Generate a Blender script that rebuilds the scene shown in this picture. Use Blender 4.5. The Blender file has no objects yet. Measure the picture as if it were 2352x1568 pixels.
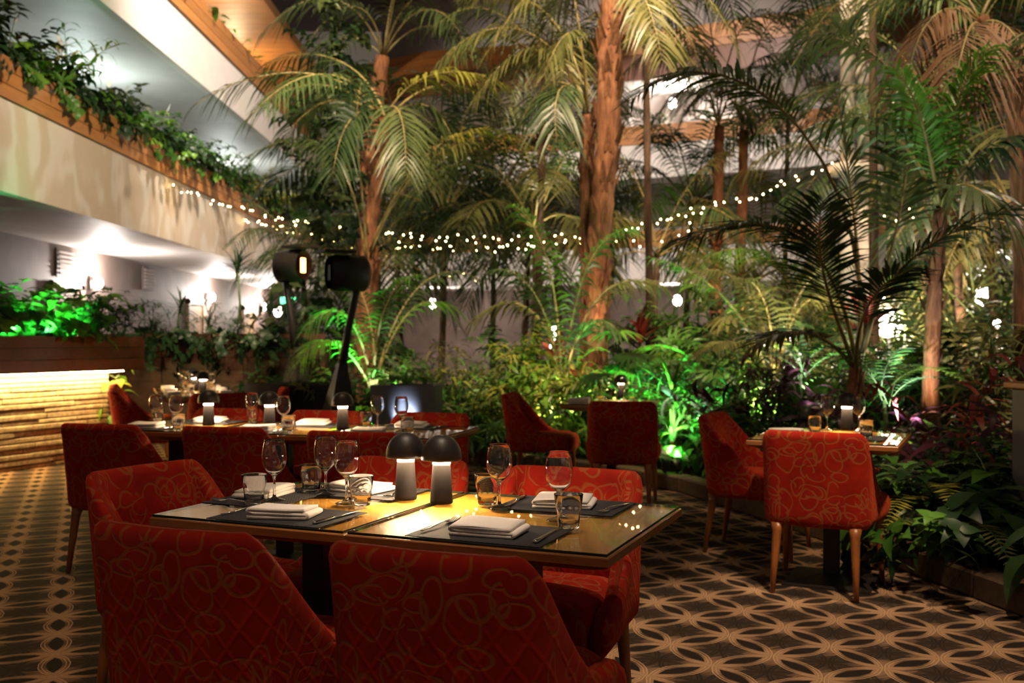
import bpy, math, random
from mathutils import Vector, Matrix, Euler
V = Vector
PI = math.pi
random.seed(7)
SC = bpy.context.scene
COL = SC.collection

# ------------------------------------------------------------------ camera
FPX, CX, CY, CAMZ = 2250.0, 1176.0, 784.0, 1.25
cam_data = bpy.data.cameras.new('camera')
cam = bpy.data.objects.new('camera', cam_data)
COL.objects.link(cam)
cam.location = (0, 0, CAMZ)
cam.rotation_euler = (PI / 2, 0, 0)
cam_data.sensor_width = 36.0
cam_data.lens = FPX / 2352.0 * 36.0
cam_data.clip_start, cam_data.clip_end = 0.05, 200
cam_data.dof.use_dof = True
cam_data.dof.focus_distance = 2.75
cam_data.dof.aperture_fstop = 3.8
cam_data.dof.aperture_blades = 9
SC.camera = cam

# ------------------------------------------------------------------ world, exposure
world = bpy.data.worlds.new('world')
SC.world = world
world.use_nodes = True
bg = world.node_tree.nodes['Background']
bg.inputs[0].default_value = (1.0, 0.80, 0.62, 1)
bg.inputs[1].default_value = 0.045
SC.view_settings.view_transform = 'Standard'
SC.view_settings.look = 'None'
SC.view_settings.exposure = 1.2
SC.view_settings.gamma = 1.0
SC.view_settings.use_curve_mapping = False
SC.cycles.sample_clamp_indirect = 4.0
SC.cycles.sample_clamp_direct = 0.0
SC.cycles.caustics_reflective = False
SC.cycles.caustics_refractive = True
SC.cycles.max_bounces = 8
SC.cycles.diffuse_bounces = 2
SC.cycles.glossy_bounces = 3
SC.cycles.transmission_bounces = 8
SC.cycles.transparent_max_bounces = 8
SC.cycles.adaptive_threshold = 0.035

def spot(name, loc, target, power, color, angle=50, blend=0.6, radius=0.08):
    d = bpy.data.lights.new(name, 'SPOT')
    d.energy, d.color, d.spot_size, d.spot_blend, d.shadow_soft_size = power, color, math.radians(angle), blend, radius
    o = bpy.data.objects.new(name, d)
    COL.objects.link(o)
    o.location = loc
    o.rotation_euler = (V(target) - V(loc)).to_track_quat('-Z', 'Y').to_euler()
    return o

def point(name, loc, power, color, radius=0.06, parent=None):
    d = bpy.data.lights.new(name, 'POINT')
    d.energy, d.color, d.shadow_soft_size = power, color, radius
    o = bpy.data.objects.new(name, d)
    COL.objects.link(o)
    o.location = loc
    o.parent = parent
    return o

WARM, WARMW, NEUT, COOL, GREEN = (1, .62, .30), (1, .74, .46), (1, .93, .86), (.78, .92, 1), (.12, 1, .30)
# unseen house lights overhead, plus spots added to brighten single places
spot('unseen_spotlight', (1.35, 4.1, 10.5), (1.30, 3.85, 0), 1500, WARMW, 16, .45, .12)
spot('unseen_spotlight', (1.9, 0.4, 7.0), (1.66, 4.9, .55), 1000, WARMW, 10, .7, .12)  # unseen front spot, added to brighten the chair back beside the kerb
spot('unseen_spotlight', (-.15, 3.0, 8.0), (-.22, 2.86, .76), 520, (1, .78, .58), 11, .7, .10)
spot('unseen_spotlight', (-1.6, 5.0, 10.5), (-2.6, 5.0, 0), 420, WARM, 34, .8, .2)
spot('unseen_spotlight', (-1.2, 6.0, 10.5), (-1.0, 13.0, 3.0), 3900, WARMW, 46, .7, .2)
spot('unseen_spotlight', (2.4, 7.5, 10.5), (3.2, 12.0, 3.0), 4300, WARMW, 50, .7, .2)
spot('unseen_spotlight', (5.2, 5.0, 10.5), (4.5, 8.5, 2.2), 1900, WARMW, 42, .7, .2)
spot('unseen_spotlight', (0.8, 5.2, 9.5), (.30, 10.2, .9), 2700, (1, .82, .50), 15, .8, .12)  # unseen spot, added to brighten the shrubs in mid bed
spot('unseen_spotlight', (1.0, 15.0, 11.2), (3.0, 25.0, 6.2), 3000, (1, .86, .76), 70, .8, .2)
spot('unseen_spotlight', (-1.5, 12.0, 11.2), (-5.4, 17.0, 5.6), 3300, (1, .84, .70), 64, .8, .2)
spot('unseen_spotlight', (0.6, 6.0, 6.0), (-5.3, 13.5, 3.5), 1250, (1, .80, .60), 50, .8, .2)  # unseen spot hung in mid-air, added to light the lower balcony front
spot('unseen_spotlight', (0.4, -0.6, 7.5), (0.0, 2.4, 0.7), 190, (1, .66, .40), 40, .7, .2)

# ------------------------------------------------------------------ pixel helpers (photo frame 2352 x 1568)
def P(px, py, Y):
    return V(((px - CX) / FPX * Y, Y, CAMZ - (py - CY) / FPX * Y))
def G(px, py, z=0.0):
    Y = FPX * (CAMZ - z) / (py - CY)
    return V(((px - CX) / FPX * Y, Y, z))

# ------------------------------------------------------------------ mesh builder
class MB:
    def __init__(s):
        s.v, s.f, s.m, s.uv = [], [], [], []
    def add(s, verts, faces, mat=0, uv=None):
        o = len(s.v)
        s.v.extend([tuple(p) for p in verts])
        s.uv.extend(uv if uv else [(0.0, 0.0)] * len(verts))
        for f in faces:
            s.f.append(tuple(i + o for i in f))
            s.m.append(mat)
    def box(s, c, size, rz=0.0, mat=0, bev=0.0, M=None):
        hx, hy, hz = size[0] / 2, size[1] / 2, size[2] / 2
        vs, fs = [], []
        if bev <= 0:
            for z in (-hz, hz):
                for x, y in ((-hx, -hy), (hx, -hy), (hx, hy), (-hx, hy)):
                    vs.append(V((x, y, z)))
            fs = [(3, 2, 1, 0), (4, 5, 6, 7), (0, 1, 5, 4), (1, 2, 6, 5), (2, 3, 7, 6), (3, 0, 4, 7)]
        else:
            b = min(bev, hx * .9, hy * .9, hz * .9)
            rings = [(-hz, b), (-hz + b, 0), (hz - b, 0), (hz, b)]
            for z, i in rings:
                X, Y = hx - i, hy - i
                q = b * .4
                for x, y in ((-X + q, -Y), (X - q, -Y), (X, -Y + q), (X, Y - q), (X - q, Y), (-X + q, Y), (-X, Y - q), (-X, -Y + q)):
                    vs.append(V((x, y, z)))
            fs = [tuple(range(7, -1, -1)), tuple(range(24, 32))]
            for r in range(3):
                for k in range(8):
                    a, b2 = r * 8 + k, r * 8 + (k + 1) % 8
                    fs.append((a, b2, b2 + 8, a + 8))
        T = Matrix.Translation(V(c)) @ Matrix.Rotation(rz, 4, 'Z')
        if M is not None:
            T = M @ T
        s.add([T @ p for p in vs], fs, mat)
    def lathe(s, prof, segs=24, mat=0, c=(0, 0, 0), rmod=None):
        vs, fs, uv = [], [], []
        n = len(prof)
        for i, (r, z) in enumerate(prof):
            for k in range(segs):
                a = 2 * PI * k / segs
                rr = r * (rmod(i, a) if rmod else 1.0)
                vs.append((c[0] + rr * math.cos(a), c[1] + rr * math.sin(a), c[2] + z))
        for i in range(n - 1):
            for k in range(segs):
                k2 = (k + 1) % segs
                fs.append((i * segs + k, i * segs + k2, (i + 1) * segs + k2, (i + 1) * segs + k))
        s.add(vs, fs, mat)
    def cap(s, segs, start, mat=0, flip=False):
        idx = list(range(start, start + segs))
        s.f.append(tuple(reversed(idx)) if flip else tuple(idx))
        s.m.append(mat)
    def tube(s, pts, rad, segs=6, mat=0, caps=True, flat=1.0):
        pts = [V(p) for p in pts]
        n = len(pts)
        if not hasattr(rad, '__len__'):
            rad = [rad] * n
        vs, fs, uv = [], [], []
        t0 = (pts[1] - pts[0]).normalized()
        ref = V((0, 0, 1)) if abs(t0.z) < .9 else V((1, 0, 0))
        nrm = (ref - t0 * ref.dot(t0)).normalized()
        L = 0
        for i in range(n):
            t = (pts[min(i + 1, n - 1)] - pts[max(i - 1, 0)])
            t = t.normalized() if t.length > 1e-9 else t0
            nrm = (nrm - t * nrm.dot(t))
            nrm = nrm.normalized() if nrm.length > 1e-6 else V((1, 0, 0))
            bn = t.cross(nrm)
            if i:
                L += (pts[i] - pts[i - 1]).length
            for k in range(segs):
                a = 2 * PI * k / segs
                vs.append(pts[i] + nrm * (math.cos(a) * rad[i] * flat) + bn * (math.sin(a) * rad[i]))
                uv.append((k / segs, L))
        for i in range(n - 1):
            for k in range(segs):
                k2 = (k + 1) % segs
                fs.append((i * segs + k, i * segs + k2, (i + 1) * segs + k2, (i + 1) * segs + k))
        if caps:
            fs.append(tuple(range(segs - 1, -1, -1)))
            fs.append(tuple(range((n - 1) * segs, n * segs)))
        s.add(vs, fs, mat, uv)
    def loft(s, rings, mat=0, closed=True, cap0=False, cap1=False, uv=None):
        n, m = len(rings), len(rings[0])
        vs = [p for r in rings for p in r]
        fs = []
        for i in range(n - 1):
            for k in range(m if closed else m - 1):
                k2 = (k + 1) % m
                fs.append((i * m + k, i * m + k2, (i + 1) * m + k2, (i + 1) * m + k))
        if cap0:
            fs.append(tuple(range(m - 1, -1, -1)))
        if cap1:
            fs.append(tuple(range((n - 1) * m, n * m)))
        s.add(vs, fs, mat, uv)
    def prism(s, poly, z0, z1, mat=0):
        n = len(poly)
        vs = [(p[0], p[1], z0) for p in poly] + [(p[0], p[1], z1) for p in poly]
        fs = [tuple(range(n - 1, -1, -1)), tuple(range(n, 2 * n))]
        for k in range(n):
            k2 = (k + 1) % n
            fs.append((k, k2, n + k2, n + k))
        s.add(vs, fs, mat)
    def mesh(s, name, mats, smooth=True):
        me = bpy.data.meshes.new(name)
        me.from_pydata(s.v, [], s.f)
        for m in (mats if isinstance(mats, (list, tuple)) else [mats]):
            me.materials.append(m)
        me.polygons.foreach_set('material_index', s.m)
        me.polygons.foreach_set('use_smooth', [smooth] * len(s.f))
        uvl = me.uv_layers.new(name='UVMap')
        vi = [0] * len(me.loops)
        me.loops.foreach_get('vertex_index', vi)
        flat = []
        for i in vi:
            flat.extend(s.uv[i])
        uvl.data.foreach_set('uv', flat)
        me.update()
        return me
    def build(s, name, mats, parent=None, smooth=True):
        o = bpy.data.objects.new(name, s.mesh(name, mats, smooth))
        COL.objects.link(o)
        o.parent = parent
        return o

def inst(name, me, parent=None, M=None):
    o = bpy.data.objects.new(name, me)
    COL.objects.link(o)
    o.parent = parent
    if M is not None:
        o.matrix_local = M
    return o
def tag(o, label=None, cat=None, group=None, kind=None):
    if label: o['label'] = label
    if cat: o['category'] = cat
    if group: o['group'] = group
    if kind: o['kind'] = kind
    return o
def thing(name, label, cat, loc=(0, 0, 0), rz=0.0, group=None, kind=None):
    o = bpy.data.objects.new(name, None)
    o.empty_display_size = .1
    COL.objects.link(o)
    o.location = loc
    o.rotation_euler = (0, 0, rz)
    return tag(o, label, cat, group, kind)
KIDS = {}
def copy_tree(root, loc, rz, label=None, group=None):
    r = root.copy()
    COL.objects.link(r)
    r.location, r.rotation_euler = loc, (0, 0, rz)
    if label: r['label'] = label
    if group: r['group'] = group
    for ch in list(root.children):
        c = ch.copy(); COL.objects.link(c); c.parent = r
        for g in list(ch.children):
            d = g.copy(); COL.objects.link(d); d.parent = c
    return r

def ordinal(n):
    return '%d%s' % (n, 'th' if 10 < n % 100 < 14 else {1: 'st', 2: 'nd', 3: 'rd'}.get(n % 10, 'th'))

# ------------------------------------------------------------------ materials
def newmat(name):
    m = bpy.data.materials.new(name)
    m.use_nodes = True
    nt = m.node_tree
    return m, nt, nt.nodes['Principled BSDF'], nt.nodes['Material Output']
def node(nt, typ, ins=None, **kw):
    n = nt.nodes.new(typ)
    for k, v in kw.items():
        setattr(n, k, v)
    for k, v in (ins or {}).items():
        if hasattr(v, 'links') or hasattr(v, 'is_linked'):
            nt.links.new(v, n.inputs[k])
        else:
            n.inputs[k].default_value = v
    return n
def mth(nt, op, a, b=0.0, c=0.0):
    n = node(nt, 'ShaderNodeMath', {0: a, 1: b, 2: c}, operation=op)
    return n.outputs[0]
def mixc(nt, fac, a, b):
    n = nt.nodes.new('ShaderNodeMix'); n.data_type = 'RGBA'
    for i, v in ((0, fac), (6, a), (7, b)):
        if hasattr(v, 'is_linked'):
            nt.links.new(v, n.inputs[i])
        else:
            n.inputs[i].default_value = v if i == 0 else (*v[:3], 1)
    return n.outputs[2]
def ramp(nt, fac, stops):
    n = nt.nodes.new('ShaderNodeValToRGB')
    e = n.color_ramp.elements
    while len(e) < len(stops):
        e.new(0.5)
    for i, (p, c) in enumerate(stops):
        e[i].position = p
        e[i].color = (*c[:3], 1) if hasattr(c, '__len__') else (c, c, c, 1)
    nt.links.new(fac, n.inputs[0])
    return n.outputs[0]
def bump(nt, b, height, strength=.3, dist=.01):
    n = node(nt, 'ShaderNodeBump', {'Strength': strength, 'Distance': dist, 'Height': height})
    nt.links.new(n.outputs[0], b.inputs['Normal'])
def coord(nt, which='Object', scale=(1, 1, 1), rot=(0, 0, 0)):
    tc = nt.nodes.new('ShaderNodeTexCoord')
    mp = node(nt, 'ShaderNodeMapping', {'Vector': tc.outputs[which], 'Scale': scale, 'Rotation': rot})
    return mp.outputs[0]
def noise(nt, vec, scale, detail=3, rough=.5, out='Fac'):
    return node(nt, 'ShaderNodeTexNoise', {'Vector': vec, 'Scale': scale, 'Detail': detail, 'Roughness': rough}).outputs[out]

def plain(name, col, rough=.5, metal=0.0, spec=.5, nscale=0, namt=.25, bmp=0):
    m, nt, b, o = newmat(name)
    b.inputs['Base Color'].default_value = (*col, 1)
    b.inputs['Roughness'].default_value = rough
    b.inputs['Metallic'].default_value = metal
    b.inputs['Specular IOR Level'].default_value = spec
    if nscale:
        f = noise(nt, coord(nt), nscale, 4)
        c = ramp(nt, f, [(.3, tuple(x * (1 - namt) for x in col)), (.7, tuple(min(1, x * (1 + namt)) for x in col))])
        nt.links.new(c, b.inputs['Base Color'])
        if bmp:
            bump(nt, b, f, bmp, .01)
    return m
def emis(name, col, strength):
    m, nt, b, o = newmat(name)
    nt.nodes.remove(b)
    e = node(nt, 'ShaderNodeEmission', {'Color': (*col, 1), 'Strength': strength})
    nt.links.new(e.outputs[0], o.inputs[0])
    return m

def wood(name, c0, c1, scale=(1, 12, 12), rough=.4, coat=0.0, bmp=.15):
    m, nt, b, o = newmat(name)
    vec = coord(nt, 'Object', scale)
    oi = nt.nodes.new('ShaderNodeObjectInfo')
    ad = node(nt, 'ShaderNodeVectorMath', {0: vec, 1: oi.outputs['Random']}, operation='ADD')
    f = noise(nt, ad.outputs[0], 3.0, 6, .6)
    f2 = noise(nt, ad.outputs[0], 14.0, 3, .6)
    c = ramp(nt, mth(nt, 'ADD', mth(nt, 'MULTIPLY', f, .75), mth(nt, 'MULTIPLY', f2, .25)), [(.32, c0), (.68, c1)])
    h = node(nt, 'ShaderNodeHueSaturation', {'Value': mth(nt, 'ADD', .85, mth(nt, 'MULTIPLY', oi.outputs['Random'], .3)), 'Color': c})
    nt.links.new(h.outputs[0], b.inputs['Base Color'])
    b.inputs['Roughness'].default_value = rough
    b.inputs['Coat Weight'].default_value = coat
    bump(nt, b, f2, bmp, .004)
    return m

def fabric(name, quilt):
    m, nt, b, o = newmat(name)
    uv = coord(nt, 'UV')
    oi = nt.nodes.new('ShaderNodeObjectInfo')
    nz = node(nt, 'ShaderNodeTexNoise', {'Vector': uv, 'Scale': 7.0, 'Detail': 1.0})
    warp = node(nt, 'ShaderNodeVectorMath', {0: nz.outputs['Color'], 1: (.09, .09, 0)}, operation='MULTIPLY')
    w2 = node(nt, 'ShaderNodeVectorMath', {0: uv, 1: warp.outputs[0]}, operation='ADD').outputs[0]
    line = None
    for i, (sx, sy, off, rot) in enumerate(((8.5, 12, 0, .5), (12.5, 8.5, 3.3, -.7), (10, 15, 7.7, 1.2))):
        mp = node(nt, 'ShaderNodeMapping', {'Vector': w2, 'Scale': (sx, sy, 1), 'Location': (off, off * .7, 0), 'Rotation': (0, 0, rot)})
        vo = node(nt, 'ShaderNodeTexVoronoi', {'Vector': mp.outputs[0], 'Scale': 1.0, 'Randomness': .9}, voronoi_dimensions='2D')
        sp = node(nt, 'ShaderNodeSeparateColor', {0: vo.outputs['Color']})
        rad = mth(nt, 'ADD', .26, mth(nt, 'MULTIPLY', sp.outputs[0], .26))
        d = mth(nt, 'ABSOLUTE', mth(nt, 'SUBTRACT', vo.outputs['Distance'], rad))
        l = mth(nt, 'SUBTRACT', 1.0, node(nt, 'ShaderNodeMapRange', {0: d, 1: .025, 2: .060}).outputs[0])
        l = mth(nt, 'MULTIPLY', l, mth(nt, 'GREATER_THAN', sp.outputs[1], .35))
        line = l if line is None else mth(nt, 'MAXIMUM', line, l)
    pile = noise(nt, uv, 900, 2, .7)
    blot = noise(nt, uv, 9, 3, .6)
    base = ramp(nt, blot, [(.3, (.24, .008, .003)), (.7, (.36, .016, .005))])
    c = mixc(nt, mth(nt, 'MULTIPLY', line, .55), base, (.30, .115, .035))
    hgt = mth(nt, 'ADD', mth(nt, 'MULTIPLY', pile, .25), mth(nt, 'MULTIPLY', line, -.3))
    if quilt:
        sp = node(nt, 'ShaderNodeSeparateXYZ', {0: uv})
        a = mth(nt, 'MULTIPLY', sp.outputs[0], 1 / .074)
        e = mth(nt, 'MULTIPLY', sp.outputs[1], 1 / .098)
        q1 = mth(nt, 'PINGPONG', mth(nt, 'ADD', a, e), .5)
        q2 = mth(nt, 'PINGPONG', mth(nt, 'SUBTRACT', a, e), .5)
        seam = mth(nt, 'MINIMUM', q1, q2)
        puff = node(nt, 'ShaderNodeMapRange', {0: seam, 1: 0.0, 2: .16}, interpolation_type='SMOOTHSTEP').outputs[0]
        fade = node(nt, 'ShaderNodeMapRange', {0: sp.outputs[1], 1: .74, 2: .60}).outputs[0]
        puff = mth(nt, 'MULTIPLY', mth(nt, 'SUBTRACT', puff, 1.0), fade)
        hgt = mth(nt, 'ADD', hgt, mth(nt, 'MULTIPLY', puff, -.7))
        c = mixc(nt, mth(nt, 'MULTIPLY', mth(nt, 'MULTIPLY', puff, -1.0), .45), c, (.44, .018, .006))  # lit look of the seams put into the colour as brighter red
    nt.links.new(c, b.inputs['Base Color'])
    b.inputs['Roughness'].default_value = .85
    b.inputs['Specular IOR Level'].default_value = .15
    b.inputs['Sheen Weight'].default_value = .35
    b.inputs['Sheen Roughness'].default_value = .4
    b.inputs['Sheen Tint'].default_value = (1, .16, .06, 1)
    bump(nt, b, hgt, .8, .004)
    return m

def carpet():
    m, nt, b, o = newmat('patterned_carpet')
    vec = coord(nt, 'Object', (1 / .291, 1 / .291, 1), (0, 0, math.radians(-23.5)))
    wob = node(nt, 'ShaderNodeTexNoise', {'Vector': vec, 'Scale': 6.0, 'Detail': 2.0})
    wv = node(nt, 'ShaderNodeVectorMath', {0: wob.outputs['Color'], 1: (.035, .035, 0)}, operation='MULTIPLY')
    vec = node(nt, 'ShaderNodeVectorMath', {0: vec, 1: wv.outputs[0]}, operation='ADD').outputs[0]
    def lens(offset):
        s = node(nt, 'ShaderNodeSeparateXYZ', {0: node(nt, 'ShaderNodeVectorMath', {0: vec, 1: offset}, operation='ADD').outputs[0]})
        a = mth(nt, 'ABSOLUTE', mth(nt, 'SUBTRACT', mth(nt, 'FRACT', s.outputs[0]), .5))
        c = mth(nt, 'ABSOLUTE', mth(nt, 'SUBTRACT', mth(nt, 'FRACT', s.outputs[1]), .5))
        mx, mn = mth(nt, 'MAXIMUM', a, c), mth(nt, 'MINIMUM', a, c)
        d0 = mth(nt, 'SQRT', mth(nt, 'ADD', mth(nt, 'POWER', a, 2), mth(nt, 'POWER', c, 2)))
        d1 = mth(nt, 'SQRT', mth(nt, 'ADD', mth(nt, 'POWER', mth(nt, 'SUBTRACT', 1, mx), 2), mth(nt, 'POWER', mn, 2)))
        dn = mth(nt, 'SQRT', mth(nt, 'ADD', mth(nt, 'POWER', mth(nt, 'SUBTRACT', .5, a), 2), mth(nt, 'POWER', mth(nt, 'SUBTRACT', .5, c), 2)))
        return mth(nt, 'MAXIMUM', d0, d1), dn
    def band(x, c, w):
        d = mth(nt, 'ABSOLUTE', mth(nt, 'SUBTRACT', x, c))
        return mth(nt, 'SUBTRACT', 1.0, node(nt, 'ShaderNodeMapRange', {0: d, 1: w * .5, 2: w}).outputs[0])
    e, dn = lens((0.37, .12, 0))
    e2, dn2 = lens((.87, .62, 0))
    streak = noise(nt, node(nt, 'ShaderNodeMapping', {'Vector': vec, 'Scale': (2.2, 20, 1)}).outputs[0], 1.0, 4, .7)
    fine = noise(nt, coord(nt, 'Object'), 420, 2, .6)
    dark, mid, tan, light = (.018, .013, .011), (.044, .030, .022), (.215, .125, .074), (.46, .30, .18)
    k = mth(nt, 'ADD', dn, mth(nt, 'MULTIPLY', mth(nt, 'SUBTRACT', streak, .5), .8))
    c = ramp(nt, k, [(.22, tan), (.44, mid)])
    c = mixc(nt, mth(nt, 'MULTIPLY', mth(nt, 'LESS_THAN', e2, .585), .65), c, dark)
    c = mixc(nt, mth(nt, 'MULTIPLY', mth(nt, 'MAXIMUM', band(e2, .690, .024), band(e2, .645, .016)), .8), c, dark)
    inlens = mth(nt, 'LESS_THAN', e, .705)
    lk = mth(nt, 'ADD', dn, mth(nt, 'MULTIPLY', mth(nt, 'SUBTRACT', streak, .5), .3))
    cl = ramp(nt, lk, [(.22, tuple(x * 1.3 for x in tan)), (.48, tuple(x * .42 for x in tan))])
    c = mixc(nt, inlens, c, cl)
    c = mixc(nt, mth(nt, 'LESS_THAN', e, .60), c, dark)
    c = mixc(nt, mth(nt, 'MULTIPLY', mth(nt, 'MAXIMUM', band(e, .694, .0095), band(e, .648, .0085)), .8), c, light)
    h = node(nt, 'ShaderNodeHueSaturation', {'Value': mth(nt, 'ADD', .7, mth(nt, 'MULTIPLY', fine, .6)), 'Color': c})
    nt.links.new(h.outputs[0], b.inputs['Base Color'])
    b.inputs['Roughness'].default_value = .95
    b.inputs['Specular IOR Level'].default_value = .1
    bump(nt, b, fine, .5, .004)
    return m

def leafmat(name, c0, c1, rough=.42, trans=.28):
    m, nt, b, o = newmat(name)
    oi = nt.nodes.new('ShaderNodeObjectInfo')
    f = noise(nt, coord(nt), 6.0, 3)
    k = mth(nt, 'ADD', mth(nt, 'MULTIPLY', f, .6), mth(nt, 'MULTIPLY', oi.outputs['Random'], .4))
    c = ramp(nt, k, [(.25, c0), (.75, c1)])
    nt.links.new(c, b.inputs['Base Color'])
    b.inputs['Roughness'].default_value = rough
    b.inputs['Specular IOR Level'].default_value = .45
    t = nt.nodes.new('ShaderNodeBsdfTranslucent')
    nt.links.new(c, t.inputs[0])
    mx = node(nt, 'ShaderNodeMixShader', {0: trans, 1: b.outputs[0], 2: t.outputs[0]})
    nt.links.new(mx.outputs[0], o.inputs[0])
    return m

def glass_mat(name, tint=(1, 1, 1), ior=1.45):
    m, nt, b, o = newmat(name)
    b.inputs['Base Color'].default_value = (*tint, 1)
    b.inputs['Transmission Weight'].default_value = 1.0
    b.inputs['Roughness'].default_value = 0.0
    b.inputs['IOR'].default_value = ior
    return m
def sheet_glass(name):
    m, nt, b, o = newmat(name)
    nt.nodes.remove(b)
    lw = node(nt, 'ShaderNodeLayerWeight', {'Blend': .5})
    fr = mth(nt, 'ADD', .045, mth(nt, 'MULTIPLY', .955, mth(nt, 'POWER', lw.outputs['Facing'], 5.0)))
    tr = node(nt, 'ShaderNodeBsdfTransparent', {0: (.95, .99, .96, 1)})
    gl = node(nt, 'ShaderNodeBsdfGlossy', {'Roughness': .012})
    mx = node(nt, 'ShaderNodeMixShader', {0: mth(nt, 'MINIMUM', mth(nt, 'MULTIPLY', fr, .95), 1.0), 1: tr.outputs[0], 2: gl.outputs[0]})
    nt.links.new(mx.outputs[0], o.inputs[0])
    return m

M = {}
M['carpet'] = carpet()
M['fabric'] = fabric('red_velvet_loops', False)
M['quilted'] = fabric('red_velvet_quilted', True)
M['leg'] = wood('chair_leg_wood', (.20, .062, .016), (.34, .115, .03), (14, 14, 2), .35)
M['table'] = wood('table_wood', (.46, .185, .022), (.60, .275, .040), (2, 14, 14), .35)
M['tedge'] = wood('table_edge_wood', (.20, .07, .02), (.32, .12, .035), (2, 14, 14), .3)
M['black'] = plain('black_metal', (.016, .013, .012), .45, .0, .4)
M['lampblack'] = plain('lamp_black', (.020, .016, .014), .45, .0, .4)
M['lampstem'] = plain('lamp_stem_black', (.006, .005, .005), .7, .0, .04)
M['opal'] = emis('lamp_opal', (1, .74, .46), 85)
M['glow'] = emis('lamp_glow', (1, .70, .40), 230)
M['gtop'] = sheet_glass('table_glass')
M['gedge'] = plain('table_glass_edge', (.010, .022, .018), .1, 0, .8)
M['glass'] = glass_mat('clear_glass')
M['napkin'] = plain('napkin_cloth', (.80, .74, .69), .9, 0, .2, 260, .04, .15)
M['steel'] = plain('cutlery_steel', (.62, .60, .57), .12, 1.0)
def weave():
    m, nt, b, o = newmat('woven_placemat')
    vec = coord(nt, 'Object', (140, 220, 1))
    ck = node(nt, 'ShaderNodeTexChecker', {'Vector': vec, 'Scale': 1.0, 'Color1': (.055, .052, .055, 1), 'Color2': (.022, .021, .023, 1)})
    nt.links.new(ck.outputs[0], b.inputs['Base Color'])
    b.inputs['Roughness'].default_value = .75
    b.inputs['Specular IOR Level'].default_value = .15
    bump(nt, b, ck.outputs[1], .8, .001)
    return m
M['mat'] = weave()
M['stonewall'] = plain('ledge_stone', (.40, .31, .20), .9, 0, .2, 22, .35, .6)
M['cream'] = None
def marble():
    m, nt, b, o = newmat('cream_render')
    v = coord(nt, 'Object', (.6, .6, .35))
    nz = node(nt, 'ShaderNodeTexNoise', {'Vector': v, 'Scale': 1.4, 'Detail': 3.0})
    wv = node(nt, 'ShaderNodeVectorMath', {0: v, 1: nz.outputs['Color']}, operation='ADD')
    f = node(nt, 'ShaderNodeTexWave', {'Vector': wv.outputs[0], 'Scale': 1.6, 'Distortion': 6.0, 'Detail': 2.0}).outputs['Fac']
    c = ramp(nt, f, [(.2, (.62, .51, .38)), (.6, (.66, .57, .45)), (.95, (.72, .65, .55))])
    nt.links.new(c, b.inputs['Base Color'])
    b.inputs['Roughness'].default_value = .6
    return m
M['cream'] = marble()
M['white'] = plain('white_render', (.74, .69, .64), .75, 0, .3, 3, .04)
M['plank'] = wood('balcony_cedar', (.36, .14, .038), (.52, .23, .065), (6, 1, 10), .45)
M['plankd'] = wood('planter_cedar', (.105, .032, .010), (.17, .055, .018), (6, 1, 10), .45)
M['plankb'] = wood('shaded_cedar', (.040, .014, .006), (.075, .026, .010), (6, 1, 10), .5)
M['plankx'] = wood('ceiling_cedar', (.34, .14, .04), (.56, .26, .08), (1, 8, 8), .5)
M['soffit'] = plain('plaster_soffit', (.62, .59, .56), .6, 0, .4, 1.2, .10)
M['brown'] = plain('brown_wall_plaster', (.135, .098, .084), .65, 0, .35, 2.5, .18, .1)
M['door'] = wood('door_wood', (.22, .14, .08), (.30, .19, .11), (8, 8, 1), .5)
M['greywall'] = plain('pale_wall_plaster', (.52, .46, .43), .8, 0, .3, 2, .06)
M['roof'] = plain('dusky_roof_panel', (.20, .17, .19), .8, 0, .2, 1, .1)
M['soil'] = plain('dark_soil', (.028, .018, .011), .95, 0, .1, 20, .4, .5)
M['kerb'] = plain('brown_kerb_stone', (.10, .062, .040), .8, 0, .3, 25, .25, .3)
M['bark'] = None
def bark(name, c0, c1, c2):
    m, nt, b, o = newmat(name)
    v = coord(nt, 'Object', (9, 9, 2.2))
    f = noise(nt, v, 2.0, 6, .65)
    g = noise(nt, coord(nt, 'Object', (50, 50, 4)), 1.0, 3, .6)
    k = mth(nt, 'ADD', mth(nt, 'MULTIPLY', f, .65), mth(nt, 'MULTIPLY', g, .35))
    nt.links.new(ramp(nt, k, [(.28, c0), (.5, c1), (.75, c2)]), b.inputs['Base Color'])
    b.inputs['Roughness'].default_value = .85
    bump(nt, b, k, .9, .03)
    return m
M['bark'] = bark('palm_bark', (.045, .016, .008), (.19, .070, .028), (.42, .20, .095))
M['dbark'] = bark('dark_palm_bark', (.03, .014, .008), (.075, .04, .022), (.13, .075, .04))
M['stem'] = plain('palm_stem', (.24, .19, .07), .5, 0, .4, 12, .3)
M['greenstem'] = plain('green_stem', (.07, .11, .03), .5, 0, .4, 12, .3)
LM = {
 'kentia': leafmat('kentia_leaf', (.028, .060, .020), (.098, .132, .042)),
 'dark':   leafmat('dark_leaf', (.012, .038, .012), (.034, .078, .022)),
 'mid':    leafmat('mid_green_leaf', (.038, .125, .016), (.105, .25, .030)),
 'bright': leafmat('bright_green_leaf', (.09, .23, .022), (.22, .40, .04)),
 'olive':  leafmat('olive_leaf', (.080, .092, .028), (.185, .175, .055)),
 'dry':    leafmat('dry_leaf', (.22, .115, .06), (.36, .21, .12), .6),
 'red':    leafmat('red_leaf', (.16, .018, .022), (.42, .07, .05)),
 'purple': leafmat('purple_leaf', (.045, .012, .022), (.12, .03, .05)),
 'yellow': leafmat('yellow_green_leaf', (.20, .22, .035), (.40, .36, .06)),
}
M['petal'] = plain('white_petal', (.8, .8, .74), .6)

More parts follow.
